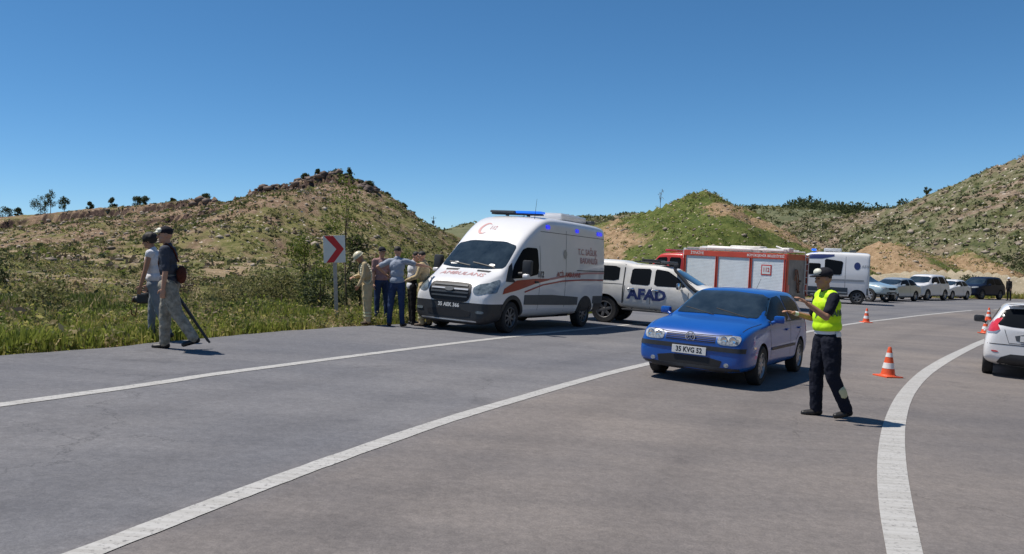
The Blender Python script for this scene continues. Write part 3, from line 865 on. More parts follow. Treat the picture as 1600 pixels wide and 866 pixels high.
# ------------------------------------------------------------------ 1. blue hatchback
M['bluedark'] = mat('blue_shut_line', (.002, .012, .06), .6)
M['bluedull'] = mat('dull_blue', (.006, .05, .26), .6, spec=.2)
def blue_hatch():
    root = empty('parked_car', 'bright blue five door hatchback driving in the middle of the road beside the officer', 'car')
    root.name = 'blue_hatchback'
    st = [(-.76, .34, .62, .56, .66, .84, .62, .93, .52, .95),
          (-.73, .30, .74, .56, .79, .90, .73, 1.02, .58, 1.05),
          (-.62, .24, .82, .56, .85, .93, .79, 1.18, .60, 1.23),
          (-.42, .20, .84, .55, .865, .935, .82, 1.335, .575, 1.385),
          (-.15, .19, .845, .55, .868, .935, .83, 1.37, .59, 1.425),
          (.6, .18, .845, .55, .868, .93, .835, 1.375, .60, 1.43),
          (1.15, .18, .845, .55, .868, .925, .835, 1.36, .595, 1.415),
          (1.42, .18, .845, .55, .868, .92, .835, 1.34, .585, 1.385),
          (1.52, .18, .845, .55, .868, .918, .835, 1.30, .59, 1.335),
          (2.22, .18, .845, .55, .868, .90, .83, .965, .69, .995),
          (2.30, .18, .845, .55, .868, .885, .825, .935, .69, .962),
          (2.75, .18, .845, .54, .865, .86, .81, .905, .69, .935),
          (3.06, .19, .84, .50, .858, .80, .79, .85, .67, .88),
          (3.25, .19, .80, .48, .83, .735, .765, .79, .66, .815),
          (3.34, .21, .745, .46, .775, .66, .715, .715, .62, .735),
          (3.385, .24, .64, .44, .69, .57, .63, .625, .55, .64)]
    wells = [(0, .30, .345, .6), (2.515, .30, .345, .6)]
    sw = [[(2.06, .955), (1.52, 1.29), (.84, 1.345), (.80, .945)], [(.72, .945), (.76, 1.345), (.12, 1.335), (-.22, 1.22), (-.10, .95)]]
    tree = make_car(root, st, wells, .305, M['blue'], [(-.735, .985), (-.60, 1.345), (0, 1.375), (.60, 1.345), (.735, .985), (0, 1.005)],
                    [(-.63, .99), (-.55, 1.32), (.55, 1.32), (.63, .99)], sw, .862, spokes=9)
    body = root.children[0]
    D = lambda n, side, P, m, **k: decal(n, root, tree, side, P, m, **k)
    T = lambda s, n=2: s
    # front end
    for s in (1, -1):
        g = [(.405 * s, .715), (.44 * s, .745), (.69 * s, .765), (.735 * s, .725), (.715 * s, .645), (.66 * s, .618), (.47 * s, .618), (.41 * s, .640)]
        h = D('headlight', 'front', g, M['lens'], off=.006, cell=.04, rnd=1)
        for (yy, rr) in ((.625, .046), (.50, .042)):
            b = bmesh.new(); add_lathe(b, [(0, .008), (rr * .5, .010), (rr, .016), (rr + .008, .012), (rr + .01, 0)], 'X', (0, 0, 0), 20)
            o = bm_obj('reflector', b, M['chrome'], h, True, 40)
            hit = tree.ray_cast(Vector((8, yy * s, .695)), Vector((-1, 0, 0)))[0]
            o.location = hit + Vector((.002, 0, 0))
        D('fog_lamp', 'front', [(s * (.56 + .038 * math.cos(t * .785)), .33 + .032 * math.sin(t * .785)) for t in range(8)], M['lens'], off=.008, cell=.03)
        D('indicator', 'left' if s > 0 else 'right', [(2.98, .60), (2.86, .60), (2.86, .57), (2.98, .57)], M['orangelens'], off=.006)
    D('grille', 'front', [(-.375, .725), (-.38, .635), (.38, .635), (.375, .725)], M['ink'], off=.004, cell=.05)
    for z in (.655, .68, .703):
        D('grille_bar', 'front', [(-.37, z + .0045), (-.37, z - .0045), (.37, z - .0045), (.37, z + .0045)], M['bluedull'], off=.007, cell=.06)
    # round badge with its letters
    hit = tree.ray_cast(Vector((8, 0, .685)), Vector((-1, 0, 0)))[0]
    b = bmesh.new(); add_lathe(b, [(.052, 0), (.052, .012), (.066, .012), (.068, 0)], 'X', (0, 0, 0), 28)
    for (p, q) in (((-.026, .036), (0, -.002)), ((0, -.002), (.026, .036)), ((-.040, .012), (-.020, -.036)), ((-.020, -.036), (0, -.006)), ((0, -.006), (.020, -.036)), ((.020, -.036), (.040, .012))):
        add_cyl(b, (.010, p[0], p[1]), (.010, q[0], q[1]), .0052, None, 6)
    bd = bm_obj('badge', b, M['chrome'], root, True, 40); bd.location = hit + Vector((.008, 0, .012)); bd.scale = (1, 1.15, 1.15)
    D('bumper_strip', 'front', [(-.80, .585), (-.80, .520), (.80, .520), (.80, .585)], M['plastic'], off=.012, cell=.05)
    D('air_intake', 'front', [(-.50, .42), (-.46, .26), (.46, .26), (.50, .42)], M['ink'], off=.004, cell=.05, rnd=1)
    D('lower_shade_strip', 'front', [(-.74, .29), (-.72, .215), (.72, .215), (.74, .29)], M['plastic'], off=.010, cell=.05)  # black strip standing in for shade on the bumper's lower edge
    pl = part_box('number_plate', (3.402, 0, .50), (.012, .52, .115), M['plate'], root, .003)
    t = text_decal('plate_text', pl, None, 'front', '35 KVG 52', (0, 0), .105, M['ink'], sx=.84, bold=.003)
    for v in t.data.vertices: v.co = (3.4095, v.co.x, v.co.y + .50)
    D('plate_band', 'front', [(-.26, .557), (-.26, .443), (-.228, .443), (-.228, .557)], M['blue'], off=.021, cell=.1, depth=.004)
    # wipers, seams, handles, side moulding, sills
    for (a, b_) in (((2.24, .52), (2.04, -.05)), ((2.26, -.02), (2.04, -.56))):
        line_decal('wiper', root, tree, 'top', [a, b_], .018, M['ink'], .012)
    for side in ('left', 'right'):
        line_decal('door_seam', root, tree, side, [(2.10, .93), (2.06, .60), (2.02, .30)], .010, M['gap'])
        line_decal('door_seam', root, tree, side, [(.79, 1.36), (.77, .93), (.77, .28)], .010, M['gap'])
        line_decal('door_seam', root, tree, side, [(-.13, .95), (.02, .75), (.36, .60), (.42, .30)], .010, M['gap'])
        line_decal('side_moulding', root, tree, side, [(2.02, .53), (.46, .53)], .045, M['plastic'], .012)
        line_decal('sill', root, tree, side, [(2.12, .235), (.40, .235)], .05, M['plastic'], .006)
        s = 1 if side == 'left' else -1
        for x in (1.02, .05 + .05):
            b = bmesh.new(); add_box(b, (x, s * .862, .80), (.19, .03, .032), .01); bm_obj('door_handle', b, M['blue'], root, True)
        door_mirror(root, (1.95, s * .935, .99), (.11, .17, .115), M['blue'], .02, s)
        line_decal('window_trim', root, tree, side, [(2.06, .945), (.8, .935), (-.15, .94)], .018, M['plastic'], .010)
        D('tail_light', side, [(-.60, .92), (-.68, .70), (-.5, .70), (-.48, .92)], M['redlens'], off=.006)
    line_decal('bonnet_seam', root, tree, 'front', [(-.70, .775), (-.38, .742), (0, .738), (.38, .742), (.70, .775)], .010, M['gap'])
    for s in (1, -1):
        line_decal('bonnet_seam', root, tree, 'top', [(3.12, s * .70), (2.6, s * .745), (2.32, s * .755)], .009, M['gap'])
    # interior glimpsed through the screen: a pale sheet and a round sticker on the glass
    D('screen_sticker', 'front', [(.40, 1.03), (.40, 1.075), (.50, 1.07), (.52, 1.03)], M['plate'], off=.007, depth=0, cell=.1)
    D('screen_sticker', 'front', [(-.50, 1.31), (-.56, 1.265), (-.47, 1.265), (-.40, 1.31)], M['silver'], off=.007, depth=0, cell=.1)
    b = bmesh.new(); add_box(b, (1.63, 0, 1.235), (.02, .20, .05), .01); 
    bm_obj('rear_view_mirror', b, M['plastic'], root)
    D('rear_plate', 'rear', [(-.26, .60), (-.26, .49), (.26, .49), (.26, .60)], M['plate'], off=.01)
    b = bmesh.new(); add_cyl(b, (-.1, 0, 1.42), (-.35, 0, 1.60), .004, .003, 6); bm_obj('aerial', b, M['ink'], root)
    return root
golf = blue_hatch()
golf.matrix_world = frame_at(4.34, 15.14, -2.1175)

# ------------------------------------------------------------------ 2. white hatchback seen from behind
def white_hatch():
    root = empty('white_hatchback', 'white hatchback seen from behind at the right edge, beyond the thick white line', 'car')
    st = [(-.74, .36, .60, .60, .66, .82, .62, .90, .52, .92),
          (-.71, .31, .76, .60, .80, .92, .70, 1.00, .58, 1.03),
          (-.62, .26, .82, .60, .855, .98, .765, 1.14, .60, 1.19),
          (-.50, .23, .84, .60, .862, 1.0, .79, 1.32, .56, 1.375),
          (-.42, .22, .845, .60, .862, 1.0, .795, 1.375, .55, 1.43),
          (-.1, .20, .845, .60, .862, .99, .80, 1.40, .56, 1.46),
          (.6, .19, .845, .58, .862, .96, .81, 1.42, .575, 1.485),
          (1.2, .19, .845, .56, .862, .93, .815, 1.38, .57, 1.44),
          (1.55, .19, .845, .55, .862, .92, .815, 1.26, .57, 1.31),
          (2.25, .19, .845, .55, .862, .90, .81, .98, .67, 1.02),
          (2.6, .19, .84, .54, .86, .86, .80, .91, .65, .95),
          (3.0, .20, .81, .50, .84, .76, .75, .80, .62, .83),
          (3.17, .24, .70, .46, .74, .62, .67, .67, .55, .69),
          (3.22, .30, .58, .44, .64, .54, .58, .58, .48, .60)]
    wells = [(0, .31, .35, .6), (2.49, .31, .35, .6)]
    sw = [[(2.0, .98), (1.5, 1.27), (.86, 1.36), (.82, 1.0)], [(.74, 1.0), (.78, 1.36), (.10, 1.33), (-.24, 1.20), (-.14, 1.06)]]
    tree = make_car(root, st, wells, .31, M['white'], [(-.70, 1.0), (-.58, 1.28), (.58, 1.28), (.70, 1.0)],
                    [(-.66, 1.02), (-.635, 1.13), (-.53, 1.335), (0, 1.36), (.53, 1.335), (.635, 1.13), (.66, 1.02), (.35, .985), (-.35, .985)], sw, .858, rimm=M['rim'])
    D = lambda n, side, P, m, **k: decal(n, root, tree, side, P, m, **k)
    for s in (1, -1):
        side = 'left' if s > 0 else 'right'
        D('tail_light', 'rear', [(s * .56, 1.16), (s * .665, 1.14), (s * .80, .96), (s * .815, .88), (s * .70, .885), (s * .60, .93), (s * .645, 1.03)], M['redlens'], off=.006, cell=.04, rnd=1, w=.12)
        D('tail_light', side, [(-.50, 1.10), (-.62, 1.0), (-.66, .90), (-.5, .95)], M['redlens'], off=.005, cell=.04)
        D('reverse_lamp', 'rear', [(s * .60, .925), (s * .70, .88), (s * .815, .875), (s * .80, .84), (s * .66, .86)], M['silver'], off=.008, cell=.04)
        D('bumper_slot', 'rear', [(s * .62, .52), (s * .74, .525), (s * .70, .49), (s * .60, .495)], M['redlens'], off=.006, cell=.05, rnd=1)
        door_mirror(root, (1.86, s * .985, 1.04), (.13, .21, .15), M['plastic'], .03, s)
        line_decal('door_seam', root, tree, side, [(.80, 1.38), (.79, .95), (.78, .28)], .010, M['gap'])
        line_decal('door_seam', root, tree, side, [(-.16, 1.0), (.0, .78), (.36, .62), (.40, .30)], .010, M['gap'])
        for x in (1.02, .08):
            b = bmesh.new(); add_box(b, (x, s * .862, .86), (.19, .03, .032), .01); bm_obj('door_handle', b, M['white'], root, True)
    D('diffuser', 'rear', [(-.62, .30), (-.56, .40), (-.40, .47), (.40, .47), (.56, .40), (.62, .30), (.58, .24), (-.58, .24)], M['plastic'], off=.008, cell=.05)
    D('plate_recess', 'rear', [(-.36, .86), (-.31, .70), (.31, .70), (.36, .86)], M['plastic_grey'], off=.004, cell=.05, rnd=1)
    pl = D('number_plate', 'rear', [(-.26, .835), (-.26, .725), (.26, .725), (.26, .835)], M['plate'], off=.018, cell=.3)
    text_decal('plate_text', pl, tree, 'rear', '34 GS 508', (0, .78), .10, M['ink'], off=.024, sx=.85, bold=.003)
    D('bumper_edge', 'rear', [(-.80, .655), (-.80, .642), (.80, .642), (.80, .655)], M['gap'], off=.003, cell=.05)
    D('badge', 'rear', [(.06 * math.cos(t * .6), .915 + .026 * math.sin(t * .6)) for t in range(10)], M['chrome'], off=.01, cell=.1)
    line_decal('tailgate_seam', root, tree, 'rear', [(-.56, 1.14), (-.52, .92), (-.44, .68), (.44, .68), (.52, .92), (.56, 1.14)], .010, M['gap'])
    b = bmesh.new(); add_box(b, (-.52, 0, 1.425), (.20, 1.0, .022), .008, Matrix.Rotation(.06, 3, 'Y')); bm_obj('roof_spoiler', b, M['white'], root, True)
    b = bmesh.new(); add_cyl(b, (.9, .0, 1.48), (.66, 0, 1.86), .005, .004, 6); bm_obj('aerial', b, M['ink'], root)
    line_decal('wiper', root, tree, 'rear', [(0, 1.0), (-.33, 1.05)], .018, M['ink'], .012)
    b = bmesh.new(); add_cyl(b, (-.76, -.42, .27), (-.62, -.42, .27), .03, None, 12); bm_obj('exhaust', b, M['chrome'], root)
    return root
fiesta = white_hatch()
fiesta.matrix_world = frame_at(10.25, 16.35, R(60))

# ------------------------------------------------------------------ 3. ambulance
def ambulance():
    root = empty('ambulance', 'white high roof ambulance with red side stripes and a blue roof light bar', 'ambulance')
    st = [(-1.22, .50, .86, .9, .90, 1.6, .90, 2.50, .84, 2.55),
          (-1.19, .38, .95, .9, .985, 1.6, .99, 2.59, .90, 2.66),
          (-1.05, .34, .98, .9, 1.02, 1.6, 1.015, 2.645, .92, 2.72),
          (0, .30, 1.0, .9, 1.03, 1.6, 1.02, 2.67, .935, 2.75),
          (1.7, .30, 1.0, .9, 1.03, 1.6, 1.02, 2.67, .935, 2.75),
          (2.15, .30, 1.0, .9, 1.03, 1.6, 1.02, 2.64, .93, 2.73),
          (2.50, .30, 1.0, .9, 1.03, 1.58, 1.02, 2.53, .91, 2.62),
          (2.95, .30, 1.0, .9, 1.03, 1.50, 1.015, 2.26, .88, 2.33),
          (3.25, .30, 1.0, .9, 1.03, 1.42, 1.01, 2.02, .845, 2.08),
          (3.98, .30, 1.0, .86, 1.02, 1.16, .985, 1.37, .86, 1.415),
          (4.06, .22, 1.0, .86, 1.02, 1.12, .975, 1.315, .86, 1.36),
          (4.40, .17, .99, .84, 1.005, 1.04, .93, 1.19, .76, 1.235),
          (4.60, .17, .96, .80, .975, .96, .88, 1.10, .70, 1.14),
          (4.70, .19, .90, .76, .92, .88, .82, 1.00, .66, 1.03),
          (4.765, .24, .80, .72, .83, .80, .76, .86, .62, .88)]
    body = loft(st)
    tree = finish_body(body, 'body', M['white'], root, [(0, .36, .42, .66), (3.75, .36, .42, .66)])
    # black plastic nose and the sills below it
    bump = split_off(body, 'bumper', M['plastic'], lambda c: c.z < .66 and c.x > 3.4, [((0, 0, .66), (0, 0, 1)), ((3.4, 0, 0), (1, 0, 0))], root)
    rb = split_off(body, 'rear_bumper', M['plastic'], lambda c: c.z < .66 and c.x < -.55, [((0, 0, .66), (0, 0, 1)), ((-.55, 0, 0), (1, 0, 0))], root)
    D = lambda n, side, P, m, **k: decal(n, root, tree, side, P, m, **k)
    D('windscreen', 'front', [(-.845, 1.44), (-.80, 1.97), (-.45, 2.06), (.45, 2.06), (.80, 1.97), (.845, 1.44), (.45, 1.40), (-.45, 1.40)], M['screen'], off=.005, cell=.08, rnd=2, w=.10)
    # big grille: frame, dark mesh, three bright bars, badge
    D('grille', 'front', [(-.50, .70), (-.56, .86), (-.53, 1.045), (-.42, 1.085), (.42, 1.085), (.53, 1.045), (.56, .86), (.50, .70), (.36, .655), (-.36, .655)], M['ink'], off=.008, cell=.05, rnd=1)
    for z, w_ in ((1.015, .45), (.935, .48), (.86, .49), (.775, .47)):
        D('grille_bar', 'front', [(-w_, z + .022), (-w_, z - .010), (w_, z - .010), (w_, z + .022)], M['plastic_grey'] if z != .935 else M['alu'], off=.024, cell=.05)
    D('badge', 'front', [(.12 * math.cos(t * .5236), .935 + .048 * math.sin(t * .5236)) for t in range(12)], M['plastic_grey'], off=.04, cell=.1)
    for s in (1, -1):
        side = 'left' if s > 0 else 'right'
        h = D('headlight', 'front', [(s * .60, .885), (s * .585, 1.0), (s * .66, 1.065), (s * .86, 1.125), (s * .93, 1.07), (s * .93, .93), (s * .84, .86), (s * .68, .845)], M['lensdark'], off=.008, cell=.04, rnd=1)
        D('headlight', side, [(4.60, 1.01), (4.40, 1.13), (4.14, 1.20), (4.24, 1.05), (4.38, .90), (4.62, .88)], M['lensdark'], off=.008, cell=.04, rnd=1, w=.14)
        D('fog_lamp', 'front', [(s * .70, .50), (s * .70, .44), (s * .88, .44), (s * .88, .50)], M['lensdark'], off=.012, cell=.05, rnd=1)
        # cab window with its dark quarter light, then the mirror
        D('side_window', side, [(3.80, 1.22), (3.62, 1.52), (3.22, 1.90), (3.05, 1.955), (2.66, 1.955), (2.62, 1.50), (2.66, 1.34), (3.2, 1.26)], M['glass'], off=.006, cell=.07, rnd=1, w=.10)
        D('window_frame', side, [(4.02, 1.155), (3.78, 1.50), (3.66, 1.58), (3.74, 1.22), (3.60, 1.14)], M['plastic'], off=.004, cell=.06)
        b = bmesh.new()
        add_box(b, (3.52, s * 1.22, 1.49), (.15, .22, .34), .045, Matrix.Rotation(.15 * s, 3, 'Z'))
        add_cyl(b, (3.54, s * 1.0, 1.34), (3.54, s * 1.2, 1.36), .04, None, 10)
        wm = bm_obj('wing_mirror', b, M['plastic'], root, True, 50)
        b = bmesh.new(); add_box(b, (3.58, s * 1.235, 1.30), (.12, .15, .10), .03); bm_obj('mirror_cover', b, M['white'], wm, True)
        # skirt mouldings
        D('side_moulding', side, [(3.24, .64), (3.24, .86), (1.9, .86), (.48, .80), (.48, .60), (1.9, .62)], M['plastic_grey'], off=.014, cell=.1)
        D('side_moulding', side, [(-.46, .62), (-.46, .82), (-1.10, .82), (-1.10, .62)], M['plastic_grey'], off=.014, cell=.1)
        D('wheel_arch', side, [(3.75 + .50 * math.cos(t), .36 + .50 * math.sin(t)) for t in np.linspace(.35, math.pi - .05, 14)] + [(3.75 + .41 * math.cos(t), .36 + .41 * math.sin(t)) for t in np.linspace(math.pi - .05, .35, 14)], M['plastic'], off=.012, cell=.06)
        D('wheel_arch', side, [(.47 * math.cos(t), .36 + .47 * math.sin(t)) for t in np.linspace(.1, math.pi - .1, 14)] + [(.41 * math.cos(t), .36 + .41 * math.sin(t)) for t in np.linspace(math.pi - .1, .1, 14)], M['plastic'], off=.012, cell=.06)
        # red swoosh and thin lines
        D('red_stripe', side, [(4.10, 1.00), (4.18, .88), (3.5, .98), (2.8, 1.12), (2.1, 1.215), (2.1, 1.25), (2.8, 1.24), (3.6, 1.19)] if s > 0 else [(4.10, 1.00), (4.18, .88), (3.5, .98), (2.8, 1.12), (2.1, 1.215), (2.1, 1.25), (2.8, 1.24), (3.6, 1.19)], M['redstripe'], off=.010, cell=.1, depth=.006)
        line_decal('thin_stripe', root, tree, side, [(3.25, .93), (2.4, 1.10), (1.4, 1.20), (.3, 1.24), (-1.1, 1.25)], .035, M['redstripe'], .009)
        line_decal('thin_stripe', root, tree, side, [(2.1, 1.235), (1.0, 1.35), (0, 1.42), (-1.12, 1.44)], .05, M['pinkletter'], .009)
        line_decal('waist_line', root, tree, side, [(.6, 1.475), (-1.12, 1.485)], .02, M['gap'], .006)
        text_decal('stripe_text', root, tree, side, '112', (2.52, 1.34), .20, M['ink'], off=.011, bold=.006)
        text_decal('stripe_text', root, tree, side, 'ACİL AMBULANS', (1.05, 1.355), .17, M['redstripe'], off=.012, bold=.003)
        text_decal('side_text', root, tree, side, 'T.C. SAĞLIK', (-.02, 1.95), .22, M['pinkletter'], off=.010, bold=.003)
        text_decal('side_text', root, tree, side, 'BAKANLIĞI', (-.10, 1.73), .21, M['pinkletter'], off=.010, bold=.004)
        D('side_crest', side, [(1.28 + .10 * math.cos(t * .524), 1.86 + .12 * math.sin(t * .524)) for t in range(12)], M['steel'], off=.008, depth=0, cell=.1)
        for x in (2.18, .62, -.70, -.86):
            D('beacon', side, [(x - .075, 2.43), (x + .075, 2.43), (x + .075, 2.53), (x - .075, 2.53)], M['bluelamp'], off=.030, depth=.04, cell=.2, rnd=1)
        line_decal('door_seam', root, tree, side, [(2.56, 2.02), (2.54, 1.3), (2.58, .50)], .012, M['gap'])
        line_decal('door_seam', root, tree, side, [(1.22, 2.45), (1.22, 1.3), (1.22, .46)], .012, M['gap'])
        line_decal('gutter_line', root, tree, side, [(2.5, 2.36), (-1.12, 2.36)], .012, M['gap'], .003)
        b = bmesh.new(); add_box(b, (2.72, s * 1.035, 1.16), (.18, .04, .045), .012); bm_obj('door_handle', b, M['plastic'], root)
    D('air_intake', 'front', [(-.58, .50), (-.54, .33), (.54, .33), (.58, .50)], M['ink'], off=.006, cell=.06, rnd=1)
    D('bumper_trim', 'front', [(-.72, .275), (-.72, .25), (.72, .25), (.72, .275)], M['alu'], off=.016, cell=.08)
    text_decal('plate_text', root, tree, 'front', '35 AEK 366', (0, .585), .115, M['plate'], off=.014, bold=.004)
    for s in (1, -1):
        D('bonnet_vent', 'top', [(4.05, s * .24), (4.05, s * .60), (4.12, s * .58), (4.12, s * .26)], M['ink'], off=.006, cell=.1)
    text_decal('bonnet_text', root, tree, 'top', 'AMBULANS', (4.30, .0), .24, M['pinkletter'], off=.010, flip=False, sx=.95, bold=.0)
    # crescent and small letters over the cab
    def cres(y0, z0, r, m):
        P = [(y0 + r * math.cos(t), z0 + r * math.sin(t)) for t in np.linspace(.7, 2 * math.pi - .7, 22)]
        Q = [(y0 + r * .25 + r * .80 * math.cos(t), z0 + r * .80 * math.sin(t)) for t in np.linspace(2 * math.pi - .75, .75, 20)]
        D('crescent_mark', 'front', P + Q, m, off=.008, depth=0, cell=.12)
    cres(-.38, 2.36, .145, M['pinkletter'])
    text_decal('cab_text', root, tree, 'front', '112', (-.15, 2.38), .13, M['pinkletter'], off=.010)
    # roof: light bar half dark, half blue; hatch, air conditioner, whip aerial
    b = bmesh.new(); add_box(b, (2.05, 0, 2.775), (.18, 1.4, .04), .015); bar = bm_obj('light_bar', b, M['plastic'], root)
    b = bmesh.new(); add_box(b, (2.05, -.37, 2.825), (.26, .70, .06), .025); bm_obj('lamp_cover', b, M['plastic_grey'], bar, True, 40)
    b = bmesh.new(); add_box(b, (2.05, .37, 2.825), (.26, .70, .06), .025); bm_obj('lamp_cover', b, M['bluelamp2'], bar, True, 40)
    for y in (-.3, .3):
        b = bmesh.new(); add_box(b, (2.02, y, 2.76), (.08, .06, .06), .005); bm_obj('bracket', b, M['plastic'], bar)
    b = bmesh.new(); add_box(b, (-.1, 0, 2.83), (1.5, 1.0, .16), .05); add_box(b, (-.1, 0, 2.92), (1.1, .75, .04), .015); bm_obj('air_conditioner', b, M['white'], root, True, 40)
    b = bmesh.new(); add_box(b, (-.96, 0, 2.79), (.22, 1.3, .09), .02); bm_obj('rear_light_bar', b, M['plastic_grey'], root)
    b = bmesh.new(); add_cyl(b, (2.28, .62, 2.64), (2.22, .62, 3.15), .006, .003, 6); add_cyl(b, (2.28, .62, 2.60), (2.28, .62, 2.66), .02, .012, 8); bm_obj('aerial', b, M['ink'], root)
    for x in (0, 3.75):
        for s in (1, -1): make_wheel(root, x, s * 1.0, .36, .355, .24, M['rimdark'], 8)
    b = bmesh.new(); add_box(b, (1.9, 0, .33), (2.4, 1.3, .12), .02); add_cyl(b, (0, -.7, .36), (0, .7, .36), .07, None, 10); add_cyl(b, (3.75, -.7, .36), (3.75, .7, .36), .05, None, 10)
    add_box(b, (1.0, .82, .36), (.5, .2, .10), .02)
    bm_obj('chassis', b, M['under'], root)
    # papers and hi-vis jackets lying on the dashboard
    D('dashboard_paper', 'front', [(-.62, 1.47), (-.60, 1.52), (-.42, 1.54), (-.40, 1.48)], M['plate'], off=.008, depth=0, cell=.1, rnd=1)
    D('dashboard_paper', 'front', [(.42, 1.47), (.44, 1.53), (.58, 1.52), (.58, 1.47)], M['plate'], off=.008, depth=0, cell=.1, rnd=1)
    for (a, b_) in (((3.95, .62), (3.86, -.02)), ((3.95, -.04), (3.86, -.66))):
        line_decal('wiper', root, tree, 'top', [a, b_], .022, M['ink'], .02)
    return root
amb = ambulance()
amb.matrix_world = frame_at(.99, 22.28, -2.104)

# ------------------------------------------------------------------ 4. white double cab pickup with a hard top
def pickup():
    root = empty('pickup_truck', 'white double cab pickup with AFAD on its doors, nose hidden behind the blue car', 'pickup')
    st = [(-1.26, .62, .78, .86, .80, 1.10, .80, 1.66, .68, 1.72),
          (-1.22, .56, .86, .86, .88, 1.10, .87, 1.74, .70, 1.80),
          (-1.0, .52, .88, .86, .905, 1.10, .885, 1.77, .71, 1.84),
          (0, .52, .88, .86, .91, 1.10, .89, 1.78, .72, 1.85),
          (.48, .48, .88, .86, .91, 1.12, .89, 1.78, .72, 1.85),
          (.56, .44, .88, .86, .91, 1.13, .89, 1.70, .70, 1.77),
          (1.2, .42, .88, .86, .91, 1.13, .89, 1.72, .69, 1.79),
          (1.75, .42, .88, .86, .91, 1.12, .89, 1.68, .68, 1.75),
          (1.95, .42, .88, .85, .91, 1.11, .885, 1.60, .68, 1.66),
          (2.62, .42, .88, .84, .91, 1.10, .88, 1.21, .76, 1.26),
          (2.72, .42, .88, .84, .91, 1.08, .88, 1.19, .76, 1.24),
          (3.4, .44, .88, .80, .905, 1.03, .87, 1.14, .74, 1.19),
          (3.80, .46, .84, .76, .86, .96, .83, 1.06, .70, 1.11),
          (3.97, .50, .76, .70, .78, .88, .76, .96, .62, 1.0),
          (4.01, .54, .66, .68, .70, .78, .68, .84, .55, .86)]
    body = loft(st)
    tree = finish_body(body, 'body', M['white_dirty'], root, [(0, .40, .44, .60), (3.085, .40, .44, .60)])
    D = lambda n, side, P, m, **k: decal(n, root, tree, side, P, m, **k)
    D('windscreen', 'front', [(-.76, 1.25), (-.66, 1.62), (0, 1.66), (.66, 1.62), (.76, 1.25), (0, 1.28)], M['screen'], off=.005, cell=.08, rnd=1, w=.12)
    D('grille', 'front', [(-.44, .92), (-.40, .70), (.40, .70), (.44, .92)], M['plastic'], off=.012, cell=.06, rnd=1)
    D('bumper', 'front', [(-.78, .68), (-.78, .56), (.78, .56), (.78, .68)], M['plastic_grey'], off=.02, cell=.08)
    D('rear_window', 'rear', [(-.62, 1.20), (-.56, 1.62), (.56, 1.62), (.62, 1.20)], M['glass'], off=.006, cell=.1, rnd=1)
    for s in (1, -1):
        side = 'left' if s > 0 else 'right'
        D('headlight', 'front', [(s * .50, .90), (s * .50, .76), (s * .74, .76), (s * .78, .90)], M['lens'], off=.01, cell=.06, rnd=1)
        D('side_window', side, [(-.98, 1.24), (-.98, 1.66), (.38, 1.66), (.38, 1.24)], M['glass'], off=.006, cell=.1, rnd=1, w=.1)
        D('side_window', side, [(.72, 1.17), (.74, 1.62), (1.30, 1.64), (1.30, 1.16)], M['glass'], off=.006, cell=.08, rnd=1, w=.1)
        D('side_window', side, [(1.42, 1.16), (1.42, 1.64), (1.78, 1.60), (2.08, 1.42), (2.34, 1.17)], M['glass'], off=.006, cell=.08, rnd=1, w=.1)
        for x in (.58, 1.36, 2.42):
            line_decal('door_seam', root, tree, side, [(x, 1.12), (x - .02, .8), (x - .02, .54)] if x < 2 else [(x, 1.12), (x, .8), (x - .06, .54)], .014, M['gap'])
        line_decal('canopy_seam', root, tree, side, [(-1.2, 1.13), (.50, 1.15)], .016, M['gap'])
        line_decal('bed_gap', root, tree, side, [(.53, 1.72), (.53, 1.1), (.53, .5)], .035, M['gap'])
        text_decal('door_text', root, tree, side, 'AFAD', (1.24, .885), .41, M['navy'], off=.008, bold=.02, sx=1.06)
        b = bmesh.new(); add_box(b, (2.18, s * 1.03, 1.20), (.12, .22, .20), .05, Matrix.Rotation(.15 * s, 3, 'Z')); add_cyl(b, (2.2, s * .86, 1.14), (2.18, s * .98, 1.16), .03, None, 8)
        bm_obj('wing_mirror', b, M['chrome'], root, True, 50)
        for x in (.76, 1.48):
            b = bmesh.new(); add_box(b, (x, s * .905, 1.03), (.20, .035, .045), .012); bm_obj('door_handle', b, M['chrome'], root, True)
        b = bmesh.new(); add_box(b, (1.48, s * .92, .44), (1.85, .16, .05), .02)
        for x in (.8, 1.5, 2.2): add_cyl(b, (x, s * .92, .44), (x, s * .6, .52), .02, None, 8)
        bm_obj('side_step', b, M['plastic'], root)
        D('wheel_arch', side, [(3.085 + .53 * math.cos(t), .40 + .53 * math.sin(t)) for t in np.linspace(.2, math.pi - .2, 14)] + [(3.085 + .43 * math.cos(t), .40 + .43 * math.sin(t)) for t in np.linspace(math.pi - .2, .2, 14)], M['white_dirty'], off=.03, cell=.06)
        # snorkel pipe along the windscreen pillar
    b = bmesh.new(); add_path(b, [(3.0, -.86, 1.00), (2.62, -.90, 1.10), (2.42, -.87, 1.24), (2.0, -.78, 1.62), (1.96, -.76, 1.70)], .045, 10); add_box(b, (1.99, -.76, 1.75), (.12, .08, .12), .02)
    bm_obj('snorkel', b, M['plastic'], root, True, 50)
    b = bmesh.new()
    for s in (1, -1):
        add_cyl(b, (.75, s * .58, 1.83), (1.75, s * .58, 1.82), .018, None, 8)
    for x in (.9, 1.5): add_cyl(b, (x, -.6, 1.84), (x, .6, 1.84), .016, None, 8)
    add_box(b, (1.15, 0, 1.88), (.5, .8, .07), .02)
    bm_obj('roof_rack', b, M['plastic'], root)
    b = bmesh.new(); add_box(b, (1.62, 0, 1.84), (.26, 1.1, .09), .03); bm_obj('light_bar', b, M['plastic_grey'], root)
    D('tail_light', 'right', [(-1.22, 1.05), (-1.22, .80), (-1.10, .80), (-1.10, 1.05)], M['redlens'], off=.01)
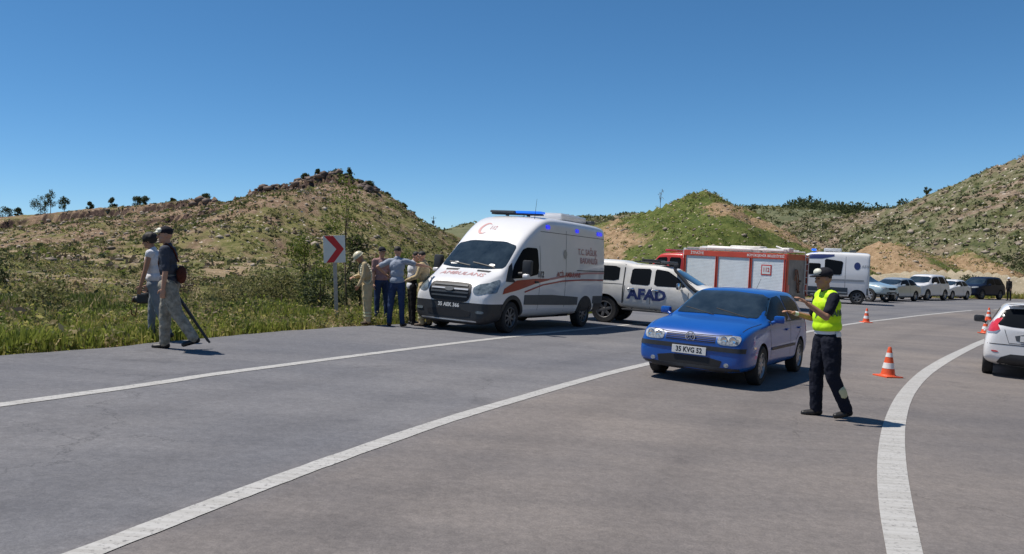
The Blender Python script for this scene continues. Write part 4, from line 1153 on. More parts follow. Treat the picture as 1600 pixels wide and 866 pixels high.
    D('tail_light', 'left', [(-1.22, 1.05), (-1.22, .80), (-1.10, .80), (-1.10, 1.05)], M['redlens'], off=.01)
    for x in (0, 3.085):
        for s in (1, -1): make_wheel(root, x, s * .89, .385, .385, .26, M['rimdark'], 6)
    b = bmesh.new(); add_box(b, (1.5, 0, .46), (4.0, .9, .12), .02); add_cyl(b, (0, -.7, .39), (0, .7, .39), .07, None, 10); bm_obj('chassis', b, M['under'], root)
    return root
pk = pickup()
pk.matrix_world = frame_at(3.00, 24.9, R(-24))

# ------------------------------------------------------------------ 5. fire engine
def fire_engine():
    root = empty('fire_engine', 'small red fire engine with silver roller shutters, ladder and hose gear on its roof', 'fire engine')
    W2 = 1.15
    xb, xf = -1.3, 3.76
    b = bmesh.new()
    add_box(b, ((xb + xf) / 2, 0, 1.38), (xf - xb - .02, 2 * W2 - .10, 2.0), .02)
    bm_obj('body', b, M['greypanel'], root)
    b = bmesh.new()
    for s in (1, -1):
        add_box(b, ((xb + xf) / 2, s * (W2 - .03), 2.335), (xf - xb, .10, .25), .015)
        add_box(b, ((xb + xf) / 2, s * (W2 - .03), .62), (xf - xb, .10, .10), .015)
        for x in (xb + .06, xb + 1.66, xb + 3.33, xf - .06):
            add_box(b, (x - .045, s * (W2 - .02), 1.44), (.035, .09, 1.60), .008); add_box(b, (x + .045, s * (W2 - .02), 1.44), (.035, .09, 1.60), .008)
    bm_obj('frame', b, M['redorange'], root)
    for s in (1, -1):
        for x in (xb + .86, xb + 2.495, xb + 4.165):
            bb = bmesh.new()
            w = 1.56
            for k in range(24):
                add_box(bb, (x, s * (W2 - .032), .70 + k * .0645 + .03), (w, .03, .060), .008)
            sh = bm_obj('roller_shutter', bb, M['alu_sh'], root)
            bb = bmesh.new(); add_cyl(bb, (x - .5, s * (W2 + .0), .78), (x + .5, s * (W2 + .0), .78), .018, None, 8); bm_obj('pull_bar', bb, M['chrome'], sh)
        side = 1 if s > 0 else -1
        def flat(name, txt, x, z, size, m, off=.024, sx=1.0, bold=.002):
            t = text_decal(name, root, None, 'left' if s > 0 else 'right', txt, (x, z), size, m, sx=sx, bold=bold)
            for v in t.data.vertices: v.co = (v.co.x, s * (W2 + off), v.co.y)
            return t
        flat('beam_text', 'İTFAİYE', xb + 4.35, 2.335, .17, M['whiteletter'], sx=1.1)
        flat('beam_text', 'BÜYÜKŞEHİR BELEDİYESİ', xb + .98, 2.335, .15, M['whiteletter'])
        # square sign on the rear shutter: red frame with dark letters
        def sq(x, z, w, h, m, off, name):
            b2 = bmesh.new(); add_box(b2, (x, s * (W2 + off), z), (w, .006, h), 0); return bm_obj(name, b2, m, root)
        e = sq(xb + .92, 1.72, .48, .46, M['redletter'], -.008, 'emergency_sign')
        sq(xb + .92, 1.72, .38, .36, M['signwhite'], -.003, 'emergency_sign_field')
        t = text_decal('emergency_sign_text', root, None, 'left' if s > 0 else 'right', '112', (xb + .92, 1.72), .26, M['redletter'], sx=.8, bold=.006)
        for v in t.data.vertices: v.co = (v.co.x, s * (W2 + .006), v.co.y)
    # rear face: framed door, pump panel, ladder rungs, hose reel
    b = bmesh.new()
    for s in (1, -1): add_box(b, (xb - .01, s * (W2 - .06), 1.44), (.08, .12, 1.7), .012)
    add_box(b, (xb - .01, 0, 2.335), (.08, 2 * W2, .25), .015)
    bm_obj('rear_frame', b, M['redorange'], root)
    part_box('rear_panel', (xb - .012, .12, 1.45), (.05, 1.75, 1.6), M['greypanel'], root)
    b = bmesh.new()
    for s in (-.95, -.6): add_cyl(b, (xb - .10, s, .7), (xb - .10, s, 2.5), .022, None, 8)
    for k in range(6): add_cyl(b, (xb - .10, -.95, .85 + k * .3), (xb - .10, -.6, .85 + k * .3), .016, None, 8)
    bm_obj('rear_ladder', b, M['alu'], root)
    b = bmesh.new()
    for k in range(5): add_box(b, (xb - .06, -.1 + .12 * math.sin(k), .8 + .12 * k), (.10, .16, .09), .02)
    bm_obj('pump_fittings', b, M['plastic'], root)
    b = bmesh.new()
    for k in range(14):
        t = k * .5
        add_cyl(b, (xb - .12, .25 + .22 * math.cos(t), 1.3 + .5 * math.sin(t * 1.3)), (xb - .12, .25 + .22 * math.cos(t + .5), 1.3 + .5 * math.sin((t + .5) * 1.3)), .03, None, 8)
    bm_obj('hose', b, M['canvas'], root, True)
    for s in (1, -1):
        b = bmesh.new(); add_box(b, (xb - .03, s * .95, .95), (.05, .16, .34), .01); bm_obj('tail_light', b, M['redlens'], root)
    # roof gear
    b = bmesh.new()
    for s in (-.55, -.2): add_cyl(b, (xb + .2, s, 2.62), (xf - .2, s, 2.66), .03, None, 8)
    for k in range(14): add_cyl(b, (xb + .35 + k * .33, -.55, 2.63), (xb + .35 + k * .33, -.2, 2.63), .018, None, 8)
    bm_obj('roof_ladder', b, M['alu'], root)
    b = bmesh.new()
    for s in (1, -1):
        add_cyl(b, (xb + .1, s * 1.02, 2.58), (xf - .1, s * 1.02, 2.58), .022, None, 8)
        for k in range(6): add_cyl(b, (xb + .1 + k * .97, s * 1.02, 2.46), (xb + .1 + k * .97, s * 1.02, 2.58), .018, None, 8)
    bm_obj('roof_rail', b, M['alu'], root)
    b = bmesh.new(); add_box(b, (xb + 3.1, .72, 2.56), (2.6, .42, .16), .05); add_box(b, (xb + .75, .75, 2.58), (1.0, .4, .18), .06); bm_obj('rolled_hose', b, M['canvas2'], root, True, 40)
    b = bmesh.new(); add_box(b, (xb + 2.2, .35, 2.60), (1.5, .8, .30), .08); bm_obj('roof_locker', b, M['canvas2'], root, True, 40)
    b = bmesh.new()
    for k, (x, y, l) in enumerate([(.3, .55, 1.8), (.4, .68, 2.4), (1.1, .2, 3.2), (1.4, .06, 3.0)]):
        add_cyl(b, (xb + x, y, 2.57 + .02 * k), (xb + x + l, y + .05, 2.60 + .02 * k), .05, None, 10)
    bm_obj('suction_hose', b, M['canvas2'], root, True)
    b = bmesh.new(); add_box(b, (xb + .35, .3, 2.62), (.35, .5, .22), .06); add_cyl(b, (xb + .35, .3, 2.6), (xb + .9, .3, 2.78), .05, .035, 10); bm_obj('water_monitor', b, M['canvas2'], root, True, 40)
    # cab
    cs = [(xf + .02, .50, 1.05, .95, 1.08, 1.45, 1.08, 2.20, .98, 2.28), (xf + .1, .45, 1.08, .95, 1.12, 1.45, 1.12, 2.24, 1.0, 2.33),
          (xf + 1.2, .45, 1.08, .95, 1.12, 1.42, 1.11, 2.24, 1.0, 2.33), (xf + 1.55, .45, 1.08, .95, 1.12, 1.38, 1.10, 2.14, .98, 2.24),
          (xf + 1.95, .45, 1.06, .95, 1.10, 1.32, 1.07, 1.50, .98, 1.56), (xf + 2.08, .48, .98, .90, 1.02, 1.20, 1.0, 1.36, .9, 1.40)]
    cab = loft(cs)
    tr = finish_body(cab, 'cab', M['red'], root, [(xf + 1.1, .45, .5, .7)])
    decal('windscreen', root, tr, 'front', [(-.94, 1.42), (-.86, 2.12), (.86, 2.12), (.94, 1.42)], M['screen'], .006, .03, .1, 1, .12)
    for side in ('left', 'right'):
        decal('side_window', root, tr, side, [(xf + .95, 1.42), (xf + .95, 2.08), (xf + 1.5, 2.04), (xf + 1.82, 1.46)], M['glass'], .006, .02, .1, 1, .12)
        decal('side_window', root, tr, side, [(xf + .2, 1.42), (xf + .2, 2.08), (xf + .82, 2.08), (xf + .82, 1.42)], M['glass'], .006, .02, .1, 1, .12)
        line_decal('door_seam', root, tr, side, [(xf + .88, 2.2), (xf + .88, 1.3), (xf + .88, .6)], .015, M['gap'])
    b = bmesh.new(); add_box(b, (xf + 1.1, 0, 2.40), (.3, 1.6, .12), .04); bm_obj('light_bar', b, M['redlens'], root, True, 40)
    part_box('cab_end_panel', (xf + .03, 0, 2.30), (.14, 2.1, .50), M['signwhite'], root, .02)
    for s in (1, -1):
        b = bmesh.new(); add_box(b, (xf + 1.75, s * 1.27, 1.65), (.08, .18, .40), .03); add_cyl(b, (xf + 1.75, s * 1.08, 1.75), (xf + 1.75, s * 1.2, 1.75), .02, None, 6); bm_obj('wing_mirror', b, M['plastic'], root)
    for x in (.05, xf + 1.1):
        for s in (1, -1): make_wheel(root, x, s * 1.12, .45, .45, .3, M['rimdark'], 6)
    b = bmesh.new(); add_box(b, (2.2, 0, .52), (6.6, 1.0, .2), .02); add_cyl(b, (.05, -.9, .45), (.05, .9, .45), .08, None, 8); add_box(b, (1.8, 0, .5), (1.6, 2.1, .3), .03)
    bm_obj('chassis', b, M['under'], root)
    return root
M['alu_sh'] = mat('roller_shutter_metal', (.76, .81, .84), .45, metal=.0, var=.06, scale=3)
M['greypanel'] = mat('grey_panel', (.30, .28, .26), .6, var=.25, scale=3)
M['canvas'] = mat('hose_canvas', (.26, .13, .08), .85, var=.3, scale=9)
M['canvas2'] = mat('pale_tarpaulin', (.80, .77, .72), .7, var=.12, scale=7)
fe = fire_engine()
fe.matrix_world = frame_at(11.60, 37.72, R(138))

# ------------------------------------------------------------------ 6. white van behind the fire engine
def white_van():
    root = empty('white_van', 'white high roof van with dark skirts, standing right of the fire engine', 'van')
    L = 5.6; r0 = -.58
    st = [(r0, .50, .86, .9, .90, 1.6, .90, 2.50, .80, 2.58), (r0 + .03, .36, .95, .9, .985, 1.6, .985, 2.60, .86, 2.69), (r0 + .2, .34, .98, .9, 1.02, 1.6, 1.01, 2.64, .88, 2.74),
          (1, .32, 1.0, .9, 1.03, 1.6, 1.02, 2.64, .88, 2.76), (2.4, .32, 1.0, .9, 1.03, 1.6, 1.02, 2.62, .88, 2.73), (2.75, .32, 1.0, .9, 1.03, 1.5, 1.01, 2.45, .86, 2.55),
          (3.2, .32, 1.0, .9, 1.03, 1.42, 1.01, 2.04, .85, 2.1), (3.85, .32, 1.0, .86, 1.02, 1.18, .98, 1.38, .86, 1.42), (4.35, .3, .97, .82, .98, 1.02, .92, 1.16, .74, 1.20), (4.6, .34, .85, .74, .86, .86, .8, .98, .62, 1.0)]
    body = loft(st)
    tree = finish_body(body, 'body', M['white'], root, [(0, .36, .42, .66), (3.3, .36, .42, .66)])
    D = lambda n, side, P, m, **k: decal(n, root, tree, side, P, m, **k)
    D('windscreen', 'front', [(-.84, 1.44), (-.80, 2.0), (.80, 2.0), (.84, 1.44)], M['screen'], off=.006, cell=.1, rnd=1)
    D('rear_window', 'rear', [(-.70, 1.5), (-.66, 2.1), (-.08, 2.1), (-.08, 1.5)], M['glass'], off=.006, cell=.1, rnd=1)
    D('rear_window', 'rear', [(.70, 1.5), (.66, 2.1), (.08, 2.1), (.08, 1.5)], M['glass'], off=.006, cell=.1, rnd=1)
    for side in ('left', 'right'):
        D('side_window', side, [(.82, 1.52), (.74, 2.24), (1.66, 2.36), (1.66, 1.52)], M['glass'], off=.008, cell=.1, rnd=1, w=.08)
        D('side_window', side, [(1.86, 1.50), (1.86, 2.10), (2.66, 2.10), (2.66, 1.50)], M['glass'], off=.008, cell=.1, rnd=1, w=.08)
        D('side_window', side, [(2.76, 1.44), (2.76, 1.98), (3.05, 1.94), (3.55, 1.44)], M['glass'], off=.008, cell=.1, rnd=1, w=.08)
        D('roof_stripe', side, [(1.2, 2.50), (1.2, 2.60), (2.5, 2.58), (2.5, 2.34), (1.8, 2.36)], M['navy'], off=.008, depth=.004, cell=.1)
        D('skirt', side, [(2.8, .40), (2.8, .86), (.48, .86), (.46, .40)], M['plastic_blue'], off=.012, cell=.12)
        D('skirt', side, [(-.45, .40), (-.45, .86), (-.58, .86), (-.58, .40)], M['plastic_blue'], off=.012, cell=.12)
        line_decal('pale_stripe', root, tree, side, [(2.7, .60), (.5, .60)], .06, M['silver'], .018)
        D('side_panel', side, [(1.5, 1.20), (1.5, 1.30), (-.3, 1.30), (-.3, 1.20)], M['steel'], off=.010, cell=.1, depth=.004)
        D('side_crest', side, [(.05 + .16 * math.cos(t * .524), 2.02 + .2 * math.sin(t * .524)) for t in range(12)], M['navy'], off=.008, depth=0, cell=.1)
        text_decal('side_text', root, tree, side, 'AFAD', (-.42, 2.0), .20, M['steel'], off=.010, bold=.003)
        line_decal('door_seam', root, tree, side, [(.62, 2.5), (.62, 1.3), (.62, .46)], .014, M['gap'])
    for s in (1, -1):
        b = bmesh.new(); add_box(b, (3.4, s * 1.2, 1.5), (.14, .2, .32), .04); add_cyl(b, (3.4, s * .98, 1.36), (3.4, s * 1.16, 1.40), .03, None, 8); bm_obj('wing_mirror', b, M['plastic'], root, True, 40)
        D('headlight', 'front', [(s * .6, .9), (s * .6, 1.02), (s * .88, 1.1), (s * .9, .92)], M['lensdark'], off=.01, cell=.06, rnd=1)
    b = bmesh.new(); add_box(b, (1.3, 0, 2.84), (.9, 1.0, .18), .05); bm_obj('air_conditioner', b, M['white'], root, True, 40)
    b = bmesh.new(); add_box(b, (2.25, 0, 2.82), (.24, 1.4, .12), .03); bm_obj('light_bar', b, M['bluelamp2'], root, True, 40)
    b = bmesh.new(); add_box(b, (.3, .1, 2.80), (.35, .4, .10), .03); bm_obj('roof_vent', b, M['plastic_grey'], root)
    b = bmesh.new(); add_cyl(b, (.9, .5, 2.72), (.9, .5, 3.2), .008, None, 6); bm_obj('aerial', b, M['alu'], root)
    for x in (0, 3.3):
        for s in (1, -1): make_wheel(root, x, s * 1.0, .36, .36, .24, M['rimdark'], 6)
    b = bmesh.new(); add_box(b, (1.6, 0, .36), (3.0, 1.2, .12), .02); add_cyl(b, (0, -.7, .36), (0, .7, .36), .07, None, 8); bm_obj('chassis', b, M['under'], root)
    return root
M['plastic_blue'] = mat('dark_slate_plastic', (.045, .065, .085), .5, var=.15, scale=6)
wv_ = white_van()
wv_.matrix_world = frame_at(18.5, 44.6, R(158))

# ------------------------------------------------------------------ 7. cars parked beyond
def stn(L0, L1, zr, belt, hood, tail, cowl, rf, rb, back, hw=.87, zb=.2, notch=None):
    """stations for a plain car body. x from L0 (rear) to L1 (front)"""
    k = []
    k.append((L0, zb + .14, hw * .72, .5, hw * .78, tail - .08, hw * .72, tail - .02, hw * .6, tail))
    k.append((L0 + .06, zb + .06, hw * .9, .55, hw * .93, tail - .04, hw * .86, tail + .01, hw * .68, tail + .03))
    if notch is not None:
        k.append((notch, zb, hw * .97, .56, hw, belt, hw * .95, tail + .03, hw * .75, tail + .06))
        k.append((notch + .1, zb, hw * .97, .56, hw, belt, hw * .95, tail + .08, hw * .72, tail + .12))
    else:
        k.append((L0 + .16, zb, hw * .97, .56, hw * .99, belt, hw * .93, belt + .22, hw * .70, belt + .26))
    k.append((rb, zb, hw * .97, .56, hw, belt, hw * .96, zr - .07, hw * .68, zr - .02))
    k.append((rb + .35, zb, hw * .97, .56, hw, belt, hw * .96, zr - .05, hw * .69, zr))
    k.append(((rb + rf) / 2 + .2, zb, hw * .97, .56, hw, belt, hw * .96, zr - .05, hw * .69, zr))
    k.append((rf - .2, zb, hw * .97, .56, hw, belt, hw * .96, zr - .08, hw * .69, zr - .03))
    k.append((rf, zb, hw * .97, .56, hw, belt, hw * .96, zr - .17, hw * .69, zr - .13))
    k.append((cowl, zb, hw * .97, .56, hw, belt - .02, hw * .95, hood + .09, hw * .80, hood + .12))
    k.append((cowl + .1, zb, hw * .97, .56, hw, belt - .04, hw * .95, hood + .05, hw * .80, hood + .08))
    k.append((L1 - .45, zb, hw * .95, .54, hw * .98, hood - .12, hw * .9, hood - .02, hw * .72, hood + .02))
    k.append((L1 - .12, zb + .04, hw * .86, .5, hw * .88, hood - .22, hw * .8, hood - .12, hw * .66, hood - .08))
    k.append((L1, zb + .12, hw * .70, .46, hw * .74, hood - .28, hw * .7, hood - .2, hw * .58, hood - .17))
    return k
def plain_car(name, label, paint, kind, x, y, head, rim=M['rim'], group='cars parked in a row beyond the white van', z=None):
    root = empty(name, label, {'pickup': 'pickup', 'suv': 'car', 'saloon': 'car', 'hatch': 'car', 'estate': 'car'}[kind], group)
    if kind == 'saloon':
        st = stn(-.98, 3.52, 1.47, .95, .90, 1.0, 2.35, 1.55, -.05, 0, notch=-.55); wb = 2.68; r = .32
        sw = [[(1.98, .99), (1.50, 1.30), (.80, 1.36), (.80, .98)], [(.72, .98), (.72, 1.36), (.1, 1.33), (-.3, 1.05)]]
    elif kind == 'hatch':
        st = stn(-.75, 3.3, 1.48, .93, .90, .9, 2.3, 1.5, -.4, 0); wb = 2.55; r = .31
        sw = [[(1.95, .98), (1.45, 1.30), (.80, 1.36), (.80, .97)], [(.72, .97), (.72, 1.36), (0, 1.33), (-.25, 1.1)]]
    elif kind == 'suv':
        st = stn(-.95, 3.6, 1.76, 1.12, 1.10, 1.02, 2.45, 1.75, -.5, 0, hw=.92, zb=.27); wb = 2.75; r = .37
        sw = [[(2.15, 1.16), (1.66, 1.56), (.85, 1.62), (.85, 1.15)], [(.77, 1.15), (.77, 1.62), (-.05, 1.60), (-.15, 1.15)], [(-.25, 1.16), (-.2, 1.58), (-.55, 1.5), (-.7, 1.2)]]
    else:
        st = [(-1.25, .55, .78, .8, .82, .95, .80, 1.02, .7, 1.03), (-1.2, .5, .86, .8, .89, .98, .87, 1.05, .76, 1.07), (.35, .48, .88, .8, .90, .99, .885, 1.06, .78, 1.08),
              (.50, .46, .88, .8, .90, 1.04, .885, 1.12, .78, 1.15), (.56, .44, .88, .8, .90, 1.08, .885, 1.64, .70, 1.70), (1.2, .42, .88, .8, .90, 1.08, .885, 1.70, .69, 1.77), (1.75, .42, .88, .8, .90, 1.07, .885, 1.66, .69, 1.72),
              (1.92, .42, .88, .8, .90, 1.06, .88, 1.56, .68, 1.62), (2.55, .42, .88, .8, .90, 1.02, .87, 1.13, .72, 1.17), (3.4, .44, .87, .78, .89, .96, .85, 1.04, .68, 1.07), (3.8, .46, .82, .74, .84, .88, .80, .96, .64, .98), (3.95, .52, .68, .68, .72, .78, .70, .84, .55, .85)]
        wb = 3.05; r = .38
        sw = [[(.74, 1.14), (.78, 1.58), (1.28, 1.61), (1.28, 1.13)], [(1.40, 1.13), (1.40, 1.61), (1.78, 1.56), (2.28, 1.15)]]
    hw = {'suv': .92, 'pickup': .90}.get(kind, .87)
    zc = {'suv': (1.17, 1.60), 'pickup': (1.16, 1.58)}.get(kind, (1.02, 1.34))
    tree = make_car(root, st, [(0, r, r + .05, .58), (wb, r, r + .05, .58)], r, paint,
                    [(-hw * .82, zc[0]), (-hw * .70, zc[1]), (hw * .70, zc[1]), (hw * .82, zc[0])], [(-hw * .70, zc[0] + .04), (-hw * .60, zc[1] - .04), (hw * .60, zc[1] - .04), (hw * .70, zc[0] + .04)], sw, hw - .01, rimm=rim, ww=.22, lod=1)
    D = lambda n, side, P, m, **k: decal(n, root, tree, side, P, m, **k)
    top = {'suv': .98, 'pickup': .90}.get(kind, .74)
    for s in (1, -1):
        D('headlight', 'front', [(s * hw * .50, top - .12), (s * hw * .52, top - .02), (s * hw * .86, top + .02), (s * hw * .88, top - .1)], M['lens'], off=.01, cell=.08, rnd=1)
        b = bmesh.new(); add_box(b, (1.9, s * (hw + .09), zc[0] - .02), (.12, .2, .14), .04); add_cyl(b, (1.92, s * (hw - .1), zc[0] - .07), (1.9, s * (hw + .04), zc[0] - .05), .025, None, 6)
        bm_obj('wing_mirror', b, paint, root, True, 50)
        D('tail_light', 'rear', [(s * hw * .62, top + .04), (s * hw * .62, top + .16), (s * hw * .84, top + .16), (s * hw * .86, top + .02)], M['redlens'], off=.01, cell=.08)
        side = 'left' if s > 0 else 'right'
        line_decal('door_seam', root, tree, side, [(.76, zc[0]), (.76, .35)], .014, M['gap'])
    D('grille', 'front', [(-.34, top - .03), (-.34, top - .16), (.34, top - .16), (.34, top - .03)], M['ink'], off=.008, cell=.08, rnd=1)
    D('air_intake', 'front', [(-.5, top - .28), (-.45, top - .40), (.45, top - .40), (.5, top - .28)], M['ink'], off=.008, cell=.08, rnd=1)
    D('number_plate', 'front', [(-.26, top - .18), (-.26, top - .27), (.26, top - .27), (.26, top - .18)], M['plate'], off=.02, cell=.3)
    c = Vector((wb / 2, 0, 0))
    root.matrix_world = (frame_at(x, y, head) if z is None else Matrix.Translation((x, y, z)) @ Matrix.Rotation(head, 4, 'Z')) @ Matrix.Translation(-c)
    return root
plain_car('pale_pickup', 'pale blue pickup parked right behind the white van, leftmost of the parked row', M['palebue'], 'pickup', 20.75, 50.2, R(-58))
plain_car('silver_saloon', 'silver blue saloon with a bright bonnet, second in the parked row', M['silver'], 'saloon', 24.0, 52.4, R(-140))
plain_car('white_offroader', 'white off-roader with a tall windscreen, in the middle of the parked row', M['white'], 'suv', 28.0, 56.6, R(-139))
plain_car('white_saloon', 'white saloon with dark windscreen, between the white off-roader and the black one', M['white'], 'saloon', 31.8, 60.6, R(-139))
plain_car('black_offroader', 'black off-roader, last and darkest of the parked row', M['black'], 'suv', 36.6, 65.0, R(-146), rim=M['rimdark'])
plain_car('dark_car', 'small dark saloon on the far road above the strip of grass, nearest the standing man', M['black'], 'saloon', 70.0, 117.5, R(-170), group='dark cars on the far road', z=float(ztop(np.array(70.), np.array(117.5))) + .15)
plain_car('dark_car', 'small grey saloon on the far road cut by the right edge of the picture', M['bluegrey'], 'saloon', 74.8, 118.5, R(-170), group='dark cars on the far road', z=float(ztop(np.array(74.8), np.array(118.5))) + .15)

# ------------------------------------------------------------------ 8. traffic cones
M['cone'] = mat('cone_orange', (.72, .10, .03), .5, var=.12, scale=12)
M['coneband'] = mat('cone_white_band', (.74, .74, .74), .35, var=.08, scale=20)
def cone():
    root = empty('traffic_cone', '', 'traffic cone', 'orange traffic cones along the lane')
    b = bmesh.new(); add_box(b, (0, 0, .014), (.36, .36, .028), .008)
    add_lathe(b, [(.145, .028), (.135, .045), (.125, .05)], 'Z', (0, 0, 0), 24)
    bm_obj('base', b, M['cone'], root, False)
    H = .54
    rad = lambda z: .125 + (.028 - .125) * (z - .03) / (H - .03)
    prof = [(rad(z), z) for z in (.03, .15)] + [(rad(z), z) for z in (.25, .36, .44, .52)] + [(.022, H), (.015, H), (.012, H - .02)]
    b = bmesh.new(); add_lathe(b, prof, 'Z', (0, 0, 0), 28); bm_obj('cone', b, M['cone'], root, True, 40)
    for z0, z1 in ((.155, .255), (.36, .435)):
        b = bmesh.new(); add_lathe(b, [(rad(z0), z0), (rad(z0) + .003, z0), (rad(z1) + .003, z1), (rad(z1), z1)], 'Z', (0, 0, 0), 28)
        bm_obj('reflective_band', b, M['coneband'], root, True, 40)
    return root
c0 = cone()
c0['label'] = 'nearest orange and white cone, standing on the asphalt between officer and thick white line'
c0.matrix_world = frame_at(6.74, 14.86, .3)
def copy_thing(src, label, mtx):
    r = src.copy(); COL.objects.link(r); r['label'] = label
    for ch in list(src.children):
        c = ch.copy(); COL.objects.link(c); c.parent = r
        for g in list(ch.children):
            d = g.copy(); COL.objects.link(d); d.parent = c
    r.matrix_world = mtx
    return r
copy_thing(c0, 'orange and white cone on the centre line in front of the white van', frame_at(13.46, 31.54, .1))
copy_thing(c0, 'orange and white cone half hidden behind the mirror of the white hatchback', frame_at(16.75, 29.4, .7) @ Matrix.Rotation(.10, 4, 'Y'))
copy_thing(c0, 'farthest orange cone, seen just above the mirror of the white hatchback', frame_at(20.9, 36.4, .9))

# ------------------------------------------------------------------ 9. chevron sign
def chevron():
    root = empty('chevron_sign', 'square white road sign with a red chevron on a grey post in the verge', 'road sign')
    b = bmesh.new(); add_box(b, (0, 0, .62), (.085, .05, 2.04), .006); add_box(b, (-.036, .035, .62), (.012, .05, 2.04), .002); add_box(b, (.036, .035, .62), (.012, .05, 2.04), .002)
    bm_obj('post', b, M['steel'], root)
    b = bmesh.new(); add_box(b, (0, -.045, 1.85), (.49, .016, .62), .004); pl = bm_obj('sign_plate', b, M['signwhite'], root)
    w, h = .245, .31
    pts = [(-w + .02, h), (-.02, h), (w - .03, .0), (-.02, -h), (-w + .06, -h), (.045, .0)]
    bm = bmesh.new()
    f = [bm.verts.new((x, -.056, 1.85 + z * .985)) for x, z in pts]
    q = [(0, 1, 2, 5), (5, 2, 3, 4)]
    for a in q: bm.faces.new([f[i] for i in a])
    r = bmesh.ops.extrude_face_region(bm, geom=bm.faces[:])
    for v in [g for g in r['geom'] if isinstance(g, bmesh.types.BMVert)]: v.co.y += .004
    bm_obj('chevron', bm, M['signred'], pl)
    b = bmesh.new()
    for z in (1.68, 2.01): add_box(b, (0, -.028, z), (.40, .02, .04), .003)
    bm_obj('bracket', b, M['steel'], root)
    return root
cs_ = chevron()
cs_.location = (-4.03, 19.1, Gf(-4, 19.1) - .22); cs_.rotation_euler = (R(1.2), R(-1.5), R(10))

# ------------------------------------------------------------------ 10. utility pole on the saddle
def pole():
    root = empty('utility_pole', 'thin power line pole with a transformer on the saddle between the hills', 'utility pole')
    b = bmesh.new(); add_cyl(b, (0, 0, -1), (0, 0, 6.4), .16, .11, 10); bm_obj('post', b, M['bark'], root)
    b = bmesh.new(); add_box(b, (0, 0, 5.6), (1.9, .14, .14), .02); add_box(b, (0, 0, 3.6), (1.0, .2, .12), .02); bm_obj('crossarm', b, M['steel'], root)
    b = bmesh.new(); add_box(b, (-.1, -.3, 4.2), (.95, .7, 1.0), .08); bm_obj('transformer', b, M['plastic_grey'], root)
    b = bmesh.new()
    for x in (-.85, 0, .85): add_cyl(b, (x, 0, 5.67), (x, 0, 6.0), .06, .04, 8)
    bm_obj('insulator', b, M['rim'], root)
    return root
po = pole()
po.location = (-28.0, 297, float(ztop(np.array(-28.0), np.array(297.0))) - .3); po.scale = (.95, .95, .95)

# ------------------------------------------------------------------ people
def mcloth(name, col, col2=None, sc=9, bump=.35):
    return mat(name, col, .88, col2=col2, var=.0 if col2 else .14, scale=sc, spec=.2, bump=bump, bscale=28)
C = {'skin': mat('skin', (.46, .26, .175), .55, var=.10, scale=12, spec=.35), 'skin2': mat('tanned_skin', (.36, .195, .125), .55, var=.10, scale=12, spec=.35),
     'hair': mat('dark_hair', (.012, .010, .009), .7, var=.3, scale=40), 'tan': mcloth('turnout_cloth', (.42, .33, .19), (.56, .46, .29), 5),
     'navy': mcloth('navy_cloth', (.010, .012, .022)), 'jeans': mcloth('blue_jeans', (.018, .032, .085), (.035, .06, .13), 6),
     'paleblue': mcloth('grey_blue_shirt', (.24, .28, .35), (.34, .38, .45), 4), 'white': mcloth('white_cloth', (.66, .67, .70)),
     'slate': mcloth('slate_shirt', (.04, .046, .064), (.072, .08, .105), 5), 'camo': mcloth('camouflage_cloth', (.17, .16, .13), (.42, .395, .33), 15),
     'greyjeans': mcloth('grey_jeans', (.16, .18, .20), (.26, .28, .30), 5), 'shoe': mat('black_shoe', (.014, .013, .013), .5), 'black': mcloth('black_cloth', (.012, .012, .014)),
     'vest': mat('high_visibility_vest', (.52, .86, .012), .55, col2=(.60, .93, .015), scale=4, spec=.3), 'vestband': mat('vest_band', (.55, .66, .42), .4),
     'belt': mat('white_belt', (.72, .72, .72), .4), 'eye': mat('eye', (.02, .015, .012), .3), 'pink': mcloth('faded_pink_shirt', (.33, .20, .19)),
     'helmet': mat('pale_helmet', (.58, .54, .38), .4, var=.12, scale=8), 'cap': mcloth('dark_cap', (.018, .018, .024)), 'capwhite': mat('cap_front', (.62, .62, .52), .5),
     'bagred': mcloth('rust_red_bag', (.085, .024, .016)), 'reflect': mat('reflective_tape', (.56, .55, .34), .4), 'sand': mcloth('sand_cloth', (.34, .28, .19), (.44, .37, .27), 5),
     'brown': mat('brown_boot', (.06, .035, .02), .6, var=.2, scale=10)}
ROUND = []
def caps(bm, a, b, ra, rb, seg=12):
    """tapered capsule"""
    a = Vector(a); b = Vector(b); d = b - a
    if d.length < 1e-5: d = Vector((0, 0, 1e-4))
    q = d.to_track_quat('Z', 'Y').to_matrix()
    rings = []
    prof = [(0, -ra)] + [(ra * math.sin(t), -ra * math.cos(t)) for t in (.45, .9, 1.3)] + [(ra, 0), (rb, d.length)] + [(rb * math.cos(t), d.length + rb * math.sin(t)) for t in (.3, .7, 1.15)] + [(0, d.length + rb)]
    for r, h in prof:
        if r == 0:
            rings.append([bm.verts.new(a + q @ Vector((0, 0, h)))])
        else:
            rings.append([bm.verts.new(a + q @ Vector((r * math.cos(2 * math.pi * k / seg), r * math.sin(2 * math.pi * k / seg), h))) for k in range(seg)])
    for i in range(len(rings) - 1):
        A, B = rings[i], rings[i + 1]
        for k in range(seg):
            j = (k + 1) % seg
            if len(A) == 1: bm.faces.new((A[0], B[j], B[k]))
            elif len(B) == 1: bm.faces.new((A[k], A[j], B[0]))
            else: bm.faces.new((A[k], A[j], B[j], B[k]))
def chain(bm, pts, rs):
    for i in range(len(pts) - 1): caps(bm, pts[i], pts[i + 1], rs[i], rs[i + 1])
